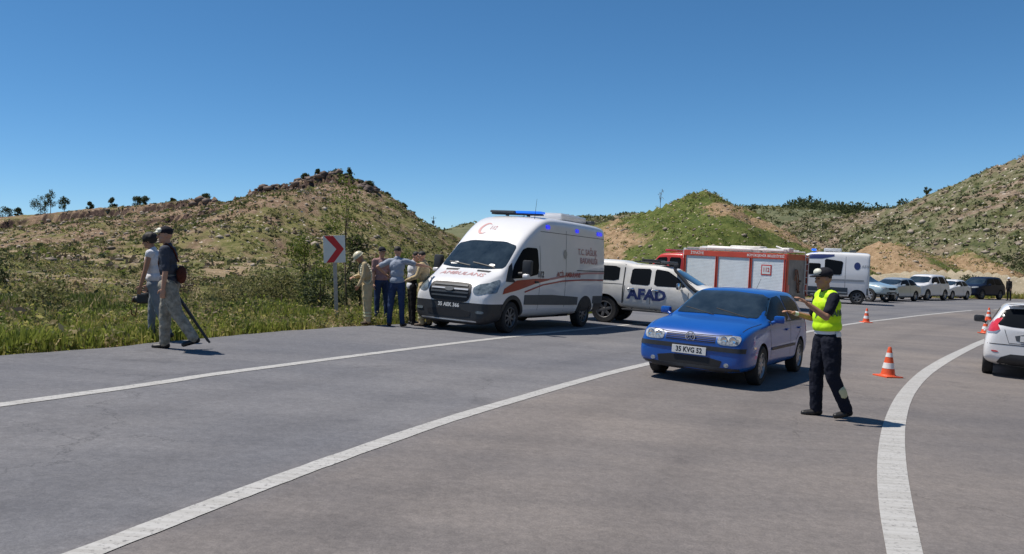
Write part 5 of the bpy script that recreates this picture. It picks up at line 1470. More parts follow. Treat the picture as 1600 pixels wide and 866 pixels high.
def ell(bm, c, r, rot=None):
    m = Matrix.Translation(c) @ (rot.to_4x4() if rot is not None else Matrix.Identity(4)) @ Matrix.Diagonal((*r, 1))
    bmesh.ops.create_icosphere(bm, subdivisions=3, radius=1, matrix=m)
TEX = bpy.data.textures.new('folds', 'CLOUDS'); TEX.noise_scale = .09; TEX.noise_depth = 2
def flesh(name, bm, vox, m, parent, disp=0.0, smooth=2, clip=None):
    me = bpy.data.meshes.new(name); bmesh.ops.recalc_face_normals(bm, faces=bm.faces[:]); bm.to_mesh(me); bm.free()
    me.materials.append(m)
    o = link(bpy.data.objects.new(name, me))
    r = o.modifiers.new('r', 'REMESH'); r.mode = 'VOXEL'; r.voxel_size = vox; r.use_smooth_shade = True
    s = o.modifiers.new('s', 'SMOOTH'); s.factor = .5; s.iterations = smooth
    if disp > 0:
        d = o.modifiers.new('d', 'DISPLACE'); d.texture = TEX; d.strength = disp; d.mid_level = .5; d.texture_coords = 'LOCAL'
    bake(o)
    if clip:
        b = bmesh.new(); b.from_mesh(o.data)
        for co, no in clip:
            bmesh.ops.bisect_plane(b, geom=b.verts[:] + b.edges[:] + b.faces[:], plane_co=co, plane_no=no, clear_outer=True)
        b.to_mesh(o.data); b.free()
    o.data.materials.clear(); o.data.materials.append(m)
    o.data.polygons.foreach_set('use_smooth', [True] * len(o.data.polygons))
    o.parent = parent
    return o

def person(label, x, y, yaw, H=1.75, lean=0.0, twist=0.0, head=(0, 0), arms=None, legs=None, top='paleblue', sleeve='short', bottom='jeans', shoes='shoe',
           hair='hair', hat=None, skin='skin', bulk=1.0, hold=None, group=None, vox=.011, curl=(.6, .6), hem=.0, bottom_r=1.0, extra=None, sink=.0):
    """facing +x in its own frame, left is +y. arms = ((upper L, fore L), (upper R, fore R)) directions; legs the same with a foot yaw"""
    root = empty('person', label, 'person', group)
    k = H / 1.75
    arms = arms or (((0, .12, -1), (.15, .05, -1)), ((0, -.12, -1), (.15, -.05, -1)))
    legs = legs or (((0, .06, -1), (0, .02, -1), .2), ((0, -.06, -1), (0, -.02, -1), -.2))
    V3 = lambda p: Vector(p)
    # legs first, to find the hip height
    J = {}
    thigh, shin = .42 * k, .415 * k
    low = 0
    for s, (t, h, fy) in zip((1, -1), legs):
        hip = Vector((0, .088 * s * k, 0)); knee = hip + V3(t).normalized() * thigh; ank = knee + V3(h).normalized() * shin
        J[s] = [hip, knee, ank, fy]
    low = min(J[1][2].z, J[-1][2].z)
    hz = -low + .085 * k - sink
    for s in (1, -1):
        for i in range(3): J[s][i] = J[s][i] + Vector((0, 0, hz))
    pel = Vector((0, 0, hz + .03 * k))
    T = Matrix.Translation(pel) @ Matrix.Rotation(lean, 4, 'Y') @ Matrix.Rotation(twist, 4, 'Z')
    P = lambda a, b, c: T @ Vector((a * k, b * k, c * k))
    R3 = T.to_3x3()
    neck = P(.0, 0, .53); hc = neck + (R3 @ Matrix.Rotation(head[0], 3, 'Z') @ Matrix.Rotation(head[1], 3, 'Y')) @ Vector((.03 * k, 0, .135 * k))
    HR = R3 @ Matrix.Rotation(head[0], 3, 'Z') @ Matrix.Rotation(head[1], 3, 'Y')
    hp = lambda a, b, c: hc + HR @ Vector((a * k, b * k, c * k))
    A = {}
    for s, (u, f) in zip((1, -1), arms):
        sh = P(0, .165 * s, .455); el = sh + V3(u).normalized() * .285 * k; wr = el + V3(f).normalized() * .25 * k
        A[s] = [sh, el, wr, V3(f).normalized()]
    # ---- body: one skin surface with head, hands and legs
    b = bmesh.new()
    ell(b, P(0, 0, .04), (.105 * k, .14 * k, .11 * k), R3); ell(b, P(0, 0, .20), (.095 * k, .125 * k, .14 * k), R3); ell(b, P(0, 0, .36), (.105 * k, .145 * k, .15 * k), R3)
    caps(b, A[1][0], A[-1][0], .052 * k, .052 * k); caps(b, P(0, 0, .47), hp(-.015, 0, -.06), .055 * k, .052 * k)
    ell(b, hp(-.012, 0, .022), (.094 * k, .074 * k, .092 * k), HR); ell(b, hp(.018, 0, -.040), (.066 * k, .056 * k, .076 * k), HR)
    ell(b, hp(.060, 0, -.090), (.024 * k, .026 * k, .022 * k), HR)
    caps(b, hp(.078, 0, .022), hp(.098, 0, -.020), .009 * k, .014 * k)
    caps(b, hp(.070, .026, .034), hp(.070, -.026, .034), .012 * k, .012 * k)
    ell(b, hp(.072, 0, -.058), (.016 * k, .024 * k, .008 * k), HR)
    for s in (1, -1): ell(b, hp(-.005, .078 * s, -.004), (.018 * k, .010 * k, .030 * k), HR)
    for s in (1, -1):
        sh, el, wr, fd = A[s]
        chain(b, [sh, sh.lerp(el, .5), el, el.lerp(wr, .35), wr], [.050 * k, .044 * k, .037 * k, .038 * k, .026 * k])
        # hand: palm, four fingers with two bends, thumb from its side
        side = fd.cross(Vector((0, 0, 1)))
        if side.length < .1: side = Vector((1, 0, 0)) if abs(fd.z) > .9 else Vector((0, 1, 0))
        side.normalize()
        palmn = fd.cross(side).normalized()
        if abs(fd.z) > .7:      # hanging arm: palm turned to the body, thumb forward
            side = Vector((1, 0, 0)); side = (side - fd * side.dot(fd)).normalized(); palmn = Vector((0, -s, 0)); palmn = (palmn - fd * palmn.dot(fd)).normalized()
        else:
            palmn = Vector((0, 0, -1)); palmn = (palmn - fd * palmn.dot(fd)).normalized(); side = palmn.cross(fd).normalized() * s
        pc = wr + fd * .048 * k
        q = Matrix((side, palmn, fd)).transposed()
        ell(b, pc, (.040 * k, .017 * k, .052 * k), q)
        cu = curl[0] if s > 0 else curl[1]
        for i, (o_, l_) in enumerate(((.028, .070), (.010, .078), (-.009, .072), (-.027, .058))):
            a0 = wr + fd * .088 * k + side * o_ * k
            d1 = (fd * math.cos(cu * .5) + palmn * math.sin(cu * .5)); d2 = (fd * math.cos(cu * 1.5) + palmn * math.sin(cu * 1.5)); d3 = (fd * math.cos(cu * 2.2) + palmn * math.sin(cu * 2.2))
            p1 = a0 + d1 * l_ * .45 * k; p2 = p1 + d2 * l_ * .32 * k; p3 = p2 + d3 * l_ * .25 * k
            chain(b, [a0 - fd * .02, p1, p2, p3], [.0095 * k, .009 * k, .0085 * k, .007 * k])
        t0 = wr + fd * .03 * k + side * .030 * k; t1 = t0 + (side * .75 + fd * .6 + palmn * .2).normalized() * .040 * k; t2 = t1 + (side * .3 + fd * .9 + palmn * .35).normalized() * .030 * k
        chain(b, [t0, t1, t2], [.013 * k, .011 * k, .009 * k])
        hip, kn, an, fy = J[s]
        chain(b, [hip, hip.lerp(kn, .5), kn, kn.lerp(an, .35), an], [.078 * k, .066 * k, .048 * k, .048 * k, .034 * k])
    body = flesh('body', b, vox * .8, C[skin], root, 0, 1)
    # eyes, brows
    for s in (1, -1):
        e = bmesh.new(); add_ball(e, hp(.0775, .030 * s, .014), (.010 * k, .012 * k, .0075 * k), 2); bm_obj('eye', e, C['eye'], body, True)
        e = bmesh.new(); caps(e, hp(.083, .014 * s, .037), hp(.076, .046 * s, .036), .0045 * k, .0035 * k, 6); bm_obj('eyebrow', e, C['hair'], body, True)
    if hair:
        b = bmesh.new(); ell(b, hp(-.018, 0, .036), (.092 * k, .077 * k, .084 * k), HR)
        n = HR @ Vector((.78, 0, -.62)); n.normalize()
        flesh('hair', b, vox, C[hair], root, .006, 1, [(hp(.005, 0, .008), n)])
    # ---- shirt
    b = bmesh.new()
    w = bulk
    ell(b, P(0, 0, .06 - hem), (.128 * k * w, .165 * k * w, .12 * k), R3); ell(b, P(0, 0, .20), (.118 * k * w, .150 * k * w, .15 * k), R3); ell(b, P(0, 0, .35), (.125 * k * w, .170 * k, .165 * k), R3)
    caps(b, P(0, .13, .455), P(0, -.13, .455), .070 * k, .070 * k); caps(b, P(-.005, 0, .44), P(0, 0, .515), .075 * k, .066 * k)
    for s in (1, -1):
        sh, el, wr, fd = A[s]
        if sleeve == 'none': caps(b, sh, sh.lerp(el, .1), .062 * k, .060 * k)
        elif sleeve == 'short': chain(b, [sh, sh.lerp(el, .5), sh.lerp(el, .72)], [.068 * k, .060 * k, .060 * k])
        elif sleeve == 'rolled': chain(b, [sh, sh.lerp(el, .5), el.lerp(sh, .08)], [.068 * k, .060 * k, .056 * k])
        else: chain(b, [sh, sh.lerp(el, .5), el, el.lerp(wr, .5), el.lerp(wr, .97)], [.070 * k, .060 * k, .053 * k, .048 * k, .038 * k])
    shirt = flesh('shirt', b, vox, C[top], root, .020, 2)
    # ---- trousers
    b = bmesh.new(); q = bottom_r
    ell(b, Vector((0, 0, hz + .02 * k)), (.115 * k, .155 * k, .125 * k)); ell(b, Vector((0, 0, hz + .10 * k)), (.112 * k, .150 * k, .08 * k))
    for s in (1, -1):
        hip, kn, an, fy = J[s]
        chain(b, [hip - Vector((0, 0, .02)), hip.lerp(kn, .5), kn, kn.lerp(an, .4), an + Vector((0, 0, .0))], [.094 * k * q, .084 * k * q, .066 * k * q, .062 * k * q, .054 * k * q])
    trousers = flesh('trousers', b, vox, C[bottom], root, .022, 2)
    # ---- shoes
    for s in (1, -1):
        hip, kn, an, fy = J[s]
        f = Vector((math.cos(fy), math.sin(fy), 0))
        lift = an.z - .085 * k + sink
        pitch = min(.8, lift * 3.0)
        f2 = Vector((f.x * math.cos(pitch), f.y * math.cos(pitch), -math.sin(pitch)))
        up = Vector((f.x * math.sin(pitch), f.y * math.sin(pitch), math.cos(pitch)))
        b = bmesh.new()
        heel = an - up * .042 * k - f2 * .035 * k; toe = an - up * .052 * k + f2 * .150 * k
        chain(b, [heel, heel.lerp(toe, .5), toe], [.042 * k, .040 * k, .034 * k])
        side = up.cross(f2)
        chain(b, [heel.lerp(toe, .45) + side * .018, toe + side * .012 - f2 * .02], [.034 * k, .030 * k]); chain(b, [heel.lerp(toe, .45) - side * .018, toe - side * .012 - f2 * .02], [.034 * k, .030 * k])
        caps(b, an + up * .04 * k, an - up * .02 * k, .046 * k, .048 * k)
        flesh('shoe', b, vox * .9, C[shoes], root, 0, 1, [(an - up * .083 * k, -up)])
    info = dict(root=root, P=P, hp=hp, HR=HR, R3=R3, A=A, J=J, k=k, hz=hz, body=body, shirt=shirt, trousers=trousers, vox=vox)
    if hat == 'cap':
        b = bmesh.new(); ell(b, hp(-.014, 0, .052), (.106 * k, .088 * k, .082 * k), HR)
        cp = flesh('cap', b, vox, C['cap'], root, 0, 1, [(hp(0, 0, .030), HR @ Vector((0, 0, -1)))])
        b = bmesh.new(); ell(b, hp(.095, 0, .040), (.062 * k, .068 * k, .012 * k), HR); flesh('brim', b, .009, C['cap'], cp, 0, 1)
    elif hat == 'officer':
        b = bmesh.new(); ell(b, hp(-.014, 0, .062), (.112 * k, .094 * k, .080 * k), HR)
        cp = flesh('cap', b, vox, C['cap'], root, 0, 1, [(hp(0, 0, .034), HR @ Vector((0, 0, -1)))])
        b = bmesh.new(); ell(b, hp(.092, 0, .046), (.075 * k, .076 * k, .013 * k), HR); flesh('brim', b, .009, C['cap'], cp, 0, 1)
        b = bmesh.new(); ell(b, hp(.062, 0, .088), (.046 * k, .062 * k, .046 * k), HR); flesh('cap_front', b, .009, C['capwhite'], cp, 0, 1)
    elif hat == 'sunhat':
        b = bmesh.new(); ell(b, hp(-.01, 0, .06), (.106 * k, .09 * k, .085 * k), HR)
        ell(b, hp(.0, 0, .045), (.165 * k, .15 * k, .014 * k), HR); flesh('hat', b, .010, C[extra or 'cap'], root, .01, 1)
    elif hat == 'palecap':
        b = bmesh.new(); ell(b, hp(-.014, 0, .052), (.104 * k, .088 * k, .078 * k), HR); cp = flesh('cap', b, vox, C['cap'], root, 0, 1, [(hp(0, 0, .030), HR @ Vector((0, 0, -1)))])
        b = bmesh.new(); ell(b, hp(.060, 0, .066), (.052 * k, .070 * k, .044 * k), HR); ell(b, hp(.10, 0, .045), (.050 * k, .062 * k, .010 * k), HR); flesh('cap_front', b, .009, C['capwhite'], cp, 0, 1)
    elif hat == 'helmet':
        b = bmesh.new(); ell(b, hp(-.012, 0, .052), (.128 * k, .108 * k, .100 * k), HR); ell(b, hp(-.012, 0, .030), (.150 * k, .124 * k, .016 * k), HR)
        hm = flesh('helmet', b, .009, C['helmet'], root, 0, 1, [(hp(0, 0, .016), HR @ Vector((0, 0, -1)))])
    root.matrix_world = Matrix.Translation((x, y, Gf(x, y) + .004)) @ Matrix.Rotation(yaw, 4, 'Z')
    return info

def along(a, b, r, name, m, parent, seg=12):
    bm = bmesh.new(); add_cyl(bm, a, b, r, None, seg); return bm_obj(name, bm, m, parent, True, 40)

# --- traffic officer: faces left along the road, arms raised towards the car
def officer():
    I = person('officer in yellow green vest directing traffic with raised arms beside the blue car', 3.80, 10.0, R(188), 1.82, lean=.03, head=(.10, .05),
               arms=(((.50, .36, -.70), (.78, -.22, .62)), ((.10, -.38, -.90), (.96, .12, .26))), legs=(((-.02, .07, -1), (-.42, .05, -1), .15), ((.16, -.07, -1), (-.02, -.04, -1), -.1)),
               top='navy', sleeve='short', bottom='navy', shoes='shoe', hat='officer', skin='skin2', vox=.009, bottom_r=1.25, curl=(.35, .3))
    P, k, root, R3 = I['P'], I['k'], I['root'], I['R3']
    b = bmesh.new()
    ell(b, P(0, 0, .12), (.155 * k, .192 * k, .13 * k), R3); ell(b, P(0, 0, .22), (.150 * k, .186 * k, .16 * k), R3); ell(b, P(0, 0, .36), (.150 * k, .190 * k, .15 * k), R3)
    caps(b, P(0, .105, .462), P(0, -.105, .462), .086 * k, .086 * k)
    v = flesh('vest', b, .010, C['vest'], root, .014, 2, [(P(0, 0, .075), R3 @ Vector((0, 0, -1)))])
    tree = BVHTree.FromPolygons([w.co.copy() for w in v.data.vertices], [tuple(p.vertices) for p in v.data.polygons])
    # dark block letters across back and left side, pale band
    def ring_text(s, ang, z, size, m):
        t = text_bm(s, size, .003)
        for q in t.verts:
            a = ang + q.co.x / .19
            d = Vector((math.cos(a), math.sin(a), 0)); o = P(0, 0, z + q.co.y / k) 
            hit = tree.ray_cast(o + (R3 @ d) * .6, -(R3 @ d))
            q.co = (hit[0] + (R3 @ d) * .004) if hit[0] else o + (R3 @ d) * .2
        return bm_obj_raw('vest_text', t, m, v)
    ring_text('JANDARMA', R(84), .275, .098, C['vestdark'])
    ring_text('TRAFİK', R(215), .275, .09, C['vestdark'])
    b = bmesh.new(); add_lathe(b, [(.118, -.018), (.122, -.018), (.122, .018), (.118, .018)], 'Z', (0, 0, 0), 32)
    for q in b.verts: q.co = P(q.co.x * 1.10 / k * 1.0, q.co.y * 1.42 / k, .055 + q.co.z)
    bm_obj('belt', b, C['belt'], root, True, 40)
    b = bmesh.new(); add_box(b, P(-.04, .185, .035), (.06, .025, .06), .01); bm_obj('holster', b, C['belt'], root)
    for s in (1, -1):
        hip, kn, an, fy = I['J'][s]
        b = bmesh.new(); chain(b, [an + Vector((0, 0, -.01)), an.lerp(kn, .38)], [.062 * k, .066 * k])
        flesh('gaiter', b, .009, C['shoe'], root, .006, 1, [(an.lerp(kn, .34), (kn - an).normalized())])
    hip, kn, an, fy = I['J'][1]
    b = bmesh.new(); caps(b, an.lerp(kn, .46) + Vector((-.012, .03, 0)), an.lerp(kn, .60) + Vector((-.012, .03, 0)), .058 * k, .060 * k); flesh('reflective_tape', b, .009, C['reflect'], root, 0, 1)
    sh, el, wr, fd = I['A'][-1]
    b = bmesh.new(); caps(b, wr - fd * .05, wr - fd * .01, .031, .029); flesh('watch', b, .008, C['white'], root, 0, 1)
    return I
C['vestdark'] = mat('vest_lettering', (.10, .15, .12), .6)
officer()

# --- two men walking along the verge
I1 = person('man walking in slate shirt and camouflage trousers, nearer of the two walkers on the left', -5.04, 12.2, R(186), 1.83, lean=.02, head=(.45, .05),
            arms=(((-.10, .16, -1), (.12, .05, -1)), ((.10, -.16, -1), (.30, .0, -1))), legs=(((-.33, .02, -1), (-.66, .04, -1), .25), ((.20, -.02, -1), (.03, .0, -1), -.05)),
            top='slate', sleeve='rolled', bottom='camo', shoes='shoe', hat='palecap', skin='skin', vox=.010, bottom_r=1.3, hem=.03)
I2 = person('man with dark curly hair and white vest behind the man in the slate shirt', -5.70, 13.25, R(184), 1.72, lean=.05, head=(.2, .18),
            arms=(((.20, .12, -1), (.30, .0, -1)), ((.28, -.12, -1), (.35, .0, -1))), legs=(((-.22, .02, -1), (-.42, .03, -1), .1), ((.20, -.02, -1), (.02, .0, -1), 0)),
            top='white', sleeve='none', bottom='greyjeans', shoes='shoe', hair='hair', skin='skin2', vox=.011)
# bushy hair
b = bmesh.new(); ell(b, I2['hp'](-.035, 0, .045), (.115, .105, .105), I2['HR']); flesh('hair_top', b, .010, C['hair'], I2['root'], .03, 1)
# things they carry
def w_of(I, v): return I['root'].matrix_world @ Vector(v)
def camera_bag(I, s):
    sh, el, wr, fd = I['A'][s]
    h = wr + fd * .10
    root = empty('video_camera', 'black video camera with a dangling strap, carried by the man in the white vest', 'camera')
    b = bmesh.new(); add_box(b, (.02, 0, -.13), (.17, .13, .17), .03); add_cyl(b, (.09, 0, -.14), (.17, 0, -.15), .055, .05, 16); add_box(b, (-.05, 0, -.07), (.07, .10, .07), .015)
    bm_obj('body', b, M['plastic'], root, False)
    b = bmesh.new(); add_path(b, [(-.06, 0, -.05), (-.05, 0, .0), (.10, 0, .0), (.12, 0, -.05)], .012, 8); bm_obj('handle', b, M['plastic'], root)
    b = bmesh.new(); add_path(b, [(.14, .05, -.1), (.20, .05, -.24), (.19, .04, -.38), (.14, .03, -.42), (.12, .03, -.34), (.10, .04, -.2)], .007, 6); bm_obj('strap', b, C['bagred'], root)
    b = bmesh.new(); add_cyl(b, (.170, 0, -.15), (.174, 0, -.15), .038, None, 16); bm_obj('lens', b, M['glass'], root)
    root.matrix_world = I['root'].matrix_world @ Matrix.Translation(h + Vector((.02, 0, 0)))
camera_bag(I2, -1)
def tripod(I):
    root = empty('tripod', 'folded black tripod slanting down behind the man in camouflage trousers', 'tripod')
    A_ = I['root'].matrix_world
    sh, el, wr, fd = I['A'][1]
    top = Vector((.0, -.26, .86)); bot = Vector((-.50, -.30, .06))
    d = (bot - top)
    for i, o in enumerate(((0, .022, 0), (0, -.022, 0), (.03, 0, .02))):
        b = bmesh.new(); o = Vector(o); add_cyl(b, top + o, top + o + d * .55, .016, None, 8); add_cyl(b, top + o + d * .5, top + o + d, .011, None, 8)
        bm_obj('leg', b, M['plastic'], root)
    b = bmesh.new(); add_box(b, top - d * .04, (.10, .08, .07), .02); add_cyl(b, top, top - d * .14, .022, None, 8); bm_obj('head', b, M['plastic'], root)
    root.matrix_world = A_
tripod(I1)
def shoulder_bag(I):
    root = empty('shoulder_bag', 'rust red bag hanging at the back of the man in the slate shirt', 'bag')
    b = bmesh.new(); ell(b, (-.185, .02, 1.10), (.07, .11, .13)); o = flesh('bag', b, .012, C['bagred'], root, .02, 1)
    P = I['P']
    b = bmesh.new(); pts = [P(-.155, .05, .28), P(-.10, .08, .46), P(-.0, .09, .545), P(.10, .04, .44), P(.148, -.05, .28), P(.14, -.12, .1)]
    add_path(b, pts, .013, 6); bm_obj('strap', b, C['bagred'], root)
    root.matrix_world = I['root'].matrix_world
shoulder_bag(I1)

# --- the group by the ambulance
G_ = 'people standing in front of the ambulance'
I3 = person('firefighter in pale helmet and sand clothing, head bowed, leftmost of the group by the ambulance', -3.22, 18.45, R(196), 1.66, lean=.16, head=(.2, .5),
            arms=(((.12, .20, -1), (.45, -.35, -.9)), ((.30, -.22, -1), (.6, .75, -.1))), top='tan', sleeve='long', bottom='tan', shoes='brown', hat='helmet', skin='skin2', bulk=1.14, bottom_r=1.35, group=G_, hem=.05, vox=.012)
# harness strap loops over his back
b = bmesh.new()
P = I3['P']; ring_ = [(.17 * math.cos(t), .19 * math.sin(t)) for t in np.linspace(0, 2 * math.pi, 25)]
pts = [P(.12 * math.cos(t), .225 - .05 * abs(math.sin(t)), .24 + .23 * math.sin(t)) for t in np.linspace(0, 2 * math.pi, 25)]
add_path(b, pts, .018, 8); bm_obj('harness_strap', b, C['helmet'], I3['root'], True)
I4 = person('man in grey blue shirt and dark jeans seen from behind, one arm reaching right', -2.54, 18.35, R(82), 1.80, lean=.03, head=(-.1, .1),
            arms=(((-.15, .90, -.42), (.55, -.45, -.55)), ((.55, -.80, -.25), (.75, -.62, -.15))), top='paleblue', sleeve='short', bottom='jeans', shoes='shoe', group=G_, vox=.011, hem=.02,
            legs=(((.0, .12, -1), (0, .10, -1), .3), ((0, -.02, -1), (0, -.04, -1), -.2)))
I5 = person('man in faded pink shirt and cap, mostly hidden behind another man', -3.08, 19.6, R(-60), 1.76, head=(.1, .1), top='pink', sleeve='short', bottom='jeans', hat='cap', group=G_, vox=.012)
I6 = person('man in white shirt and black trousers beside the man in the grey blue shirt', -2.30, 19.1, R(20), 1.72, lean=.06, head=(-.2, .3), arms=(((.35, .15, -1), (.8, -.3, -.1)), ((.3, -.15, -1), (.8, .25, -.2))),
            top='white', sleeve='short', bottom='black', group=G_, vox=.011, hem=.09)
I7 = person('bareheaded firefighter in tan coat and trousers, nearest to the ambulance nose', -2.0, 19.0, R(168), 1.74, lean=.04, head=(.1, .15), arms=(((.35, .28, -1), (.80, .1, -.3)), ((.25, -.22, -1), (.85, .2, .1))),
            legs=(((.12, .06, -1), (-.05, .02, -1), .3), ((-.12, -.06, -1), (-.05, -.02, -1), -.2)), top='tan', sleeve='long', bottom='tan', shoes='brown', bulk=1.12, bottom_r=1.3, group=G_, hem=.06, vox=.012)
for I in (I7, I3):
    for s in (1, -1):
        hip, kn, an, fy = I['J'][s]
        for f_ in (.28, .45):
            b = bmesh.new(); p = an.lerp(kn, f_); d = (kn - an).normalized()
            caps(b, p - d * .004, p + d * .004, .086, .086); flesh('reflective_tape', b, .010, C['reflect'], I['root'], 0, 1, [(p + d * .02, d), (p - d * .02, -d)])
# --- man standing by the far end of the parked row
I8 = person('man in black with a white cap standing on the road after the black off-roader', 37.9, 63.3, R(200), 1.78, top='black', sleeve='long', bottom='black', hat='sunhat', extra='white', vox=.02)

# ------------------------------------------------------------------ plants
def leaf_mat(name, a, b, trans=.25):
    m = bpy.data.materials.new(name); m.use_nodes = True
    nt = m.node_tree; N = nt.nodes; L = nt.links
    p = N['Principled BSDF']; p.inputs['Roughness'].default_value = .7; p.inputs['Specular IOR Level'].default_value = .25
    g = N.new('ShaderNodeNewGeometry'); r = N.new('ShaderNodeValToRGB')
    r.color_ramp.elements[0].color = (*a, 1); r.color_ramp.elements[1].color = (*b, 1)
    L.new(g.outputs['Random Per Island'], r.inputs[0]); L.new(r.outputs[0], p.inputs['Base Color'])
    t = N.new('ShaderNodeBsdfTranslucent'); L.new(r.outputs[0], t.inputs[0])
    x = N.new('ShaderNodeMixShader'); x.inputs[0].default_value = trans
    L.new(p.outputs[0], x.inputs[1]); L.new(t.outputs[0], x.inputs[2])
    L.new(x.outputs[0], N['Material Output'].inputs[0])
    return m
LF = {'dark': leaf_mat('dark_leaves', (.040, .055, .024), (.10, .12, .048)), 'olive': leaf_mat('olive_leaves', (.12, .125, .045), (.24, .23, .10), .4),
      'lime': leaf_mat('yellow_green_leaves', (.09, .125, .018), (.19, .225, .045), .4), 'mid': leaf_mat('mid_green_leaves', (.09, .12, .03), (.19, .225, .06), .45),
      'dry': leaf_mat('dry_straw', (.30, .24, .12), (.52, .43, .25), .4), 'grass': leaf_mat('verge_grass', (.15, .19, .03), (.30, .34, .075), .5),
      'grass2': leaf_mat('yellow_verge_grass', (.27, .26, .07), (.46, .42, .15), .5), 'brush': leaf_mat('brown_brush', (.13, .10, .07), (.28, .22, .15), .1)}
def leaves(centers, size, r_, flat=.5):
    """one leaf quad at each centre"""
    n = len(centers)
    d = r_.normal(size=(n, 3)); d /= np.linalg.norm(d, axis=1)[:, None]
    u = r_.normal(size=(n, 3)); u -= (u * d).sum(1)[:, None] * d; u /= np.linalg.norm(u, axis=1)[:, None]
    v = np.cross(d, u)
    s = size * r_.uniform(.55, 1.35, n)[:, None]
    V = np.stack([centers - u * s, centers + v * s * flat, centers + u * s, centers - v * s * flat], 1).reshape(-1, 3)
    F = np.arange(4 * n).reshape(n, 4)
    return V, F
def clump_points(r_, n, blobs):
    """points in a union of ellipsoids, denser towards their skins"""
    w = np.array([b[3] * b[4] * b[5] for b in blobs]) ** .7; w /= w.sum()
    idx = r_.choice(len(blobs), n, p=w)
    B = np.array(blobs)[idx]
    d = r_.normal(size=(n, 3)); d /= np.linalg.norm(d, axis=1)[:, None]
    rad = r_.uniform(0, 1, n) ** .45
    return B[:, :3] + d * rad[:, None] * B[:, 3:6]
SEED = [100]
def plant(name, label, cat, x, y, z, h, w, kind='olive', n=500, leaf=.05, trunk_f=.35, group=None, lean=0, nb=9, stem_r=None, crown='crown', trunk='trunk', sparse=False, lit=True):
    SEED[0] += 1
    r_ = np.random.default_rng(SEED[0])
    root = empty(name, label, cat, group)
    root.location = (x, y, z)
    tz = h * trunk_f
    blobs = []
    for i in range(nb):
        a = r_.uniform(0, 2 * math.pi); t = r_.uniform(0, 1)
        hh = tz + (h - tz) * (.12 + .8 * t)
        rr = w * .5 * math.sin(math.pi * min(.95, .18 + .75 * t)) * r_.uniform(.35, .9)
        s = w * r_.uniform(.14, .26)
        blobs.append((rr * math.cos(a) + lean * hh, rr * math.sin(a), hh, s, s, s * r_.uniform(.6, 1.0) * min(1.6, (h - tz) / w + .3)))
    pts = clump_points(r_, n, blobs)
    pts[:, 2] = np.clip(pts[:, 2], .02 * h, None)
    V, F = leaves(pts, leaf, r_)
    fast_mesh(crown, V, F, LF[kind], root)
    b = bmesh.new()
    sr = stem_r or max(.012, h * .018)
    top = Vector((lean * h * .8, 0, h * .82))
    mid = Vector((lean * h * .4 + .03 * h * r_.uniform(-1, 1), .02 * h, h * .42))
    add_path(b, [Vector((0, 0, -.15)), mid, top], [sr, sr * .7, sr * .22], 7)
    for bl in blobs[:7]:
        t = r_.uniform(.25, .75)
        s0 = (Vector((0, 0, 0)).lerp(mid, t * 2) if t < .5 else mid.lerp(top, t * 2 - 1))
        add_path(b, [s0, Vector(bl[:3])], [sr * .45, sr * .12], 5)
    bm_obj(trunk, b, M['bark'], root, True)
    return root

zl = lambda x, y: float(ztop(np.array(float(x)), np.array(float(y))))
# slender sapling behind the chevron sign
plant('slender_tree', 'tall slender tree with thin yellow green leaves rising behind the chevron sign', 'tree', -4.45, 22.4, zl(-4.45, 22.4), 3.85, 1.3, 'lime', 800, .040, .30, nb=26, stem_r=.028)
plant('dark_shrub', 'tall dark shrub just right of the chevron sign', 'shrub', -4.25, 23.2, zl(-4.2, 23.2), 2.3, 1.15, 'dark', 1700, .045, .05, nb=12, crown='foliage', trunk='stem')
bushes = [(-4.75, 20.6, 1.2, 1.5, 'dark', 'dark rounded bush at the foot of the chevron sign'),
          (-6.4, 23.0, 1.3, 2.1, 'olive', 'broad olive bush left of the chevron sign'), (-5.6, 24.6, 1.35, 1.5, 'lime', 'tall yellow green bush behind the chevron sign'),
          (-3.3, 22.3, 1.25, 1.3, 'mid', 'green bush behind the helmeted firefighter'), (-8.6, 25.6, .9, 1.9, 'olive', 'low spreading olive bush far left of the chevron sign'),
          (-2.0, 24.4, 1.5, 1.9, 'olive', 'olive bush behind the men beside the ambulance'), (-7.0, 28.0, 2.3, 1.8, 'lime', 'tall pale green bush on the slope above the chevron sign'),
          (-3.6, 28.0, 2.1, 2.2, 'mid', 'green bush on the slope between sign and ambulance'), (-10.5, 24.4, .9, 1.6, 'dark', 'small dark bush on the slope right of the walkers'),
          (-9.5, 16.8, .55, 1.1, 'olive', 'small bush low in the verge behind the walkers'), (-13.6, 21.5, .8, 1.3, 'dark', 'dark little bush on the slope at the far left'),
          (-6.3, 32.5, 1.3, 2.4, 'olive', 'wide olive bush high on the slope behind the chevron sign'), (-.6, 29, 1.9, 2.2, 'lime', 'pale green bush seen just left of the ambulance windscreen'),
          (-12.5, 30, 1.0, 2.2, 'brush', 'brown dry bush on the slope above the walkers'), (-9.3, 32.5, 1.3, 2.3, 'mid', 'green bush half way up the slope left of the sign')]
for (x, y, h, w, kd, lb) in bushes:
    plant('bush', lb, 'bush', x, y, zl(x, y) - .05, h, w, kd, int(1500 * min(1.6, h * w / 2)), .045, .02, group='bushes in the verge and on the slope', nb=14, crown='foliage', trunk='stem')
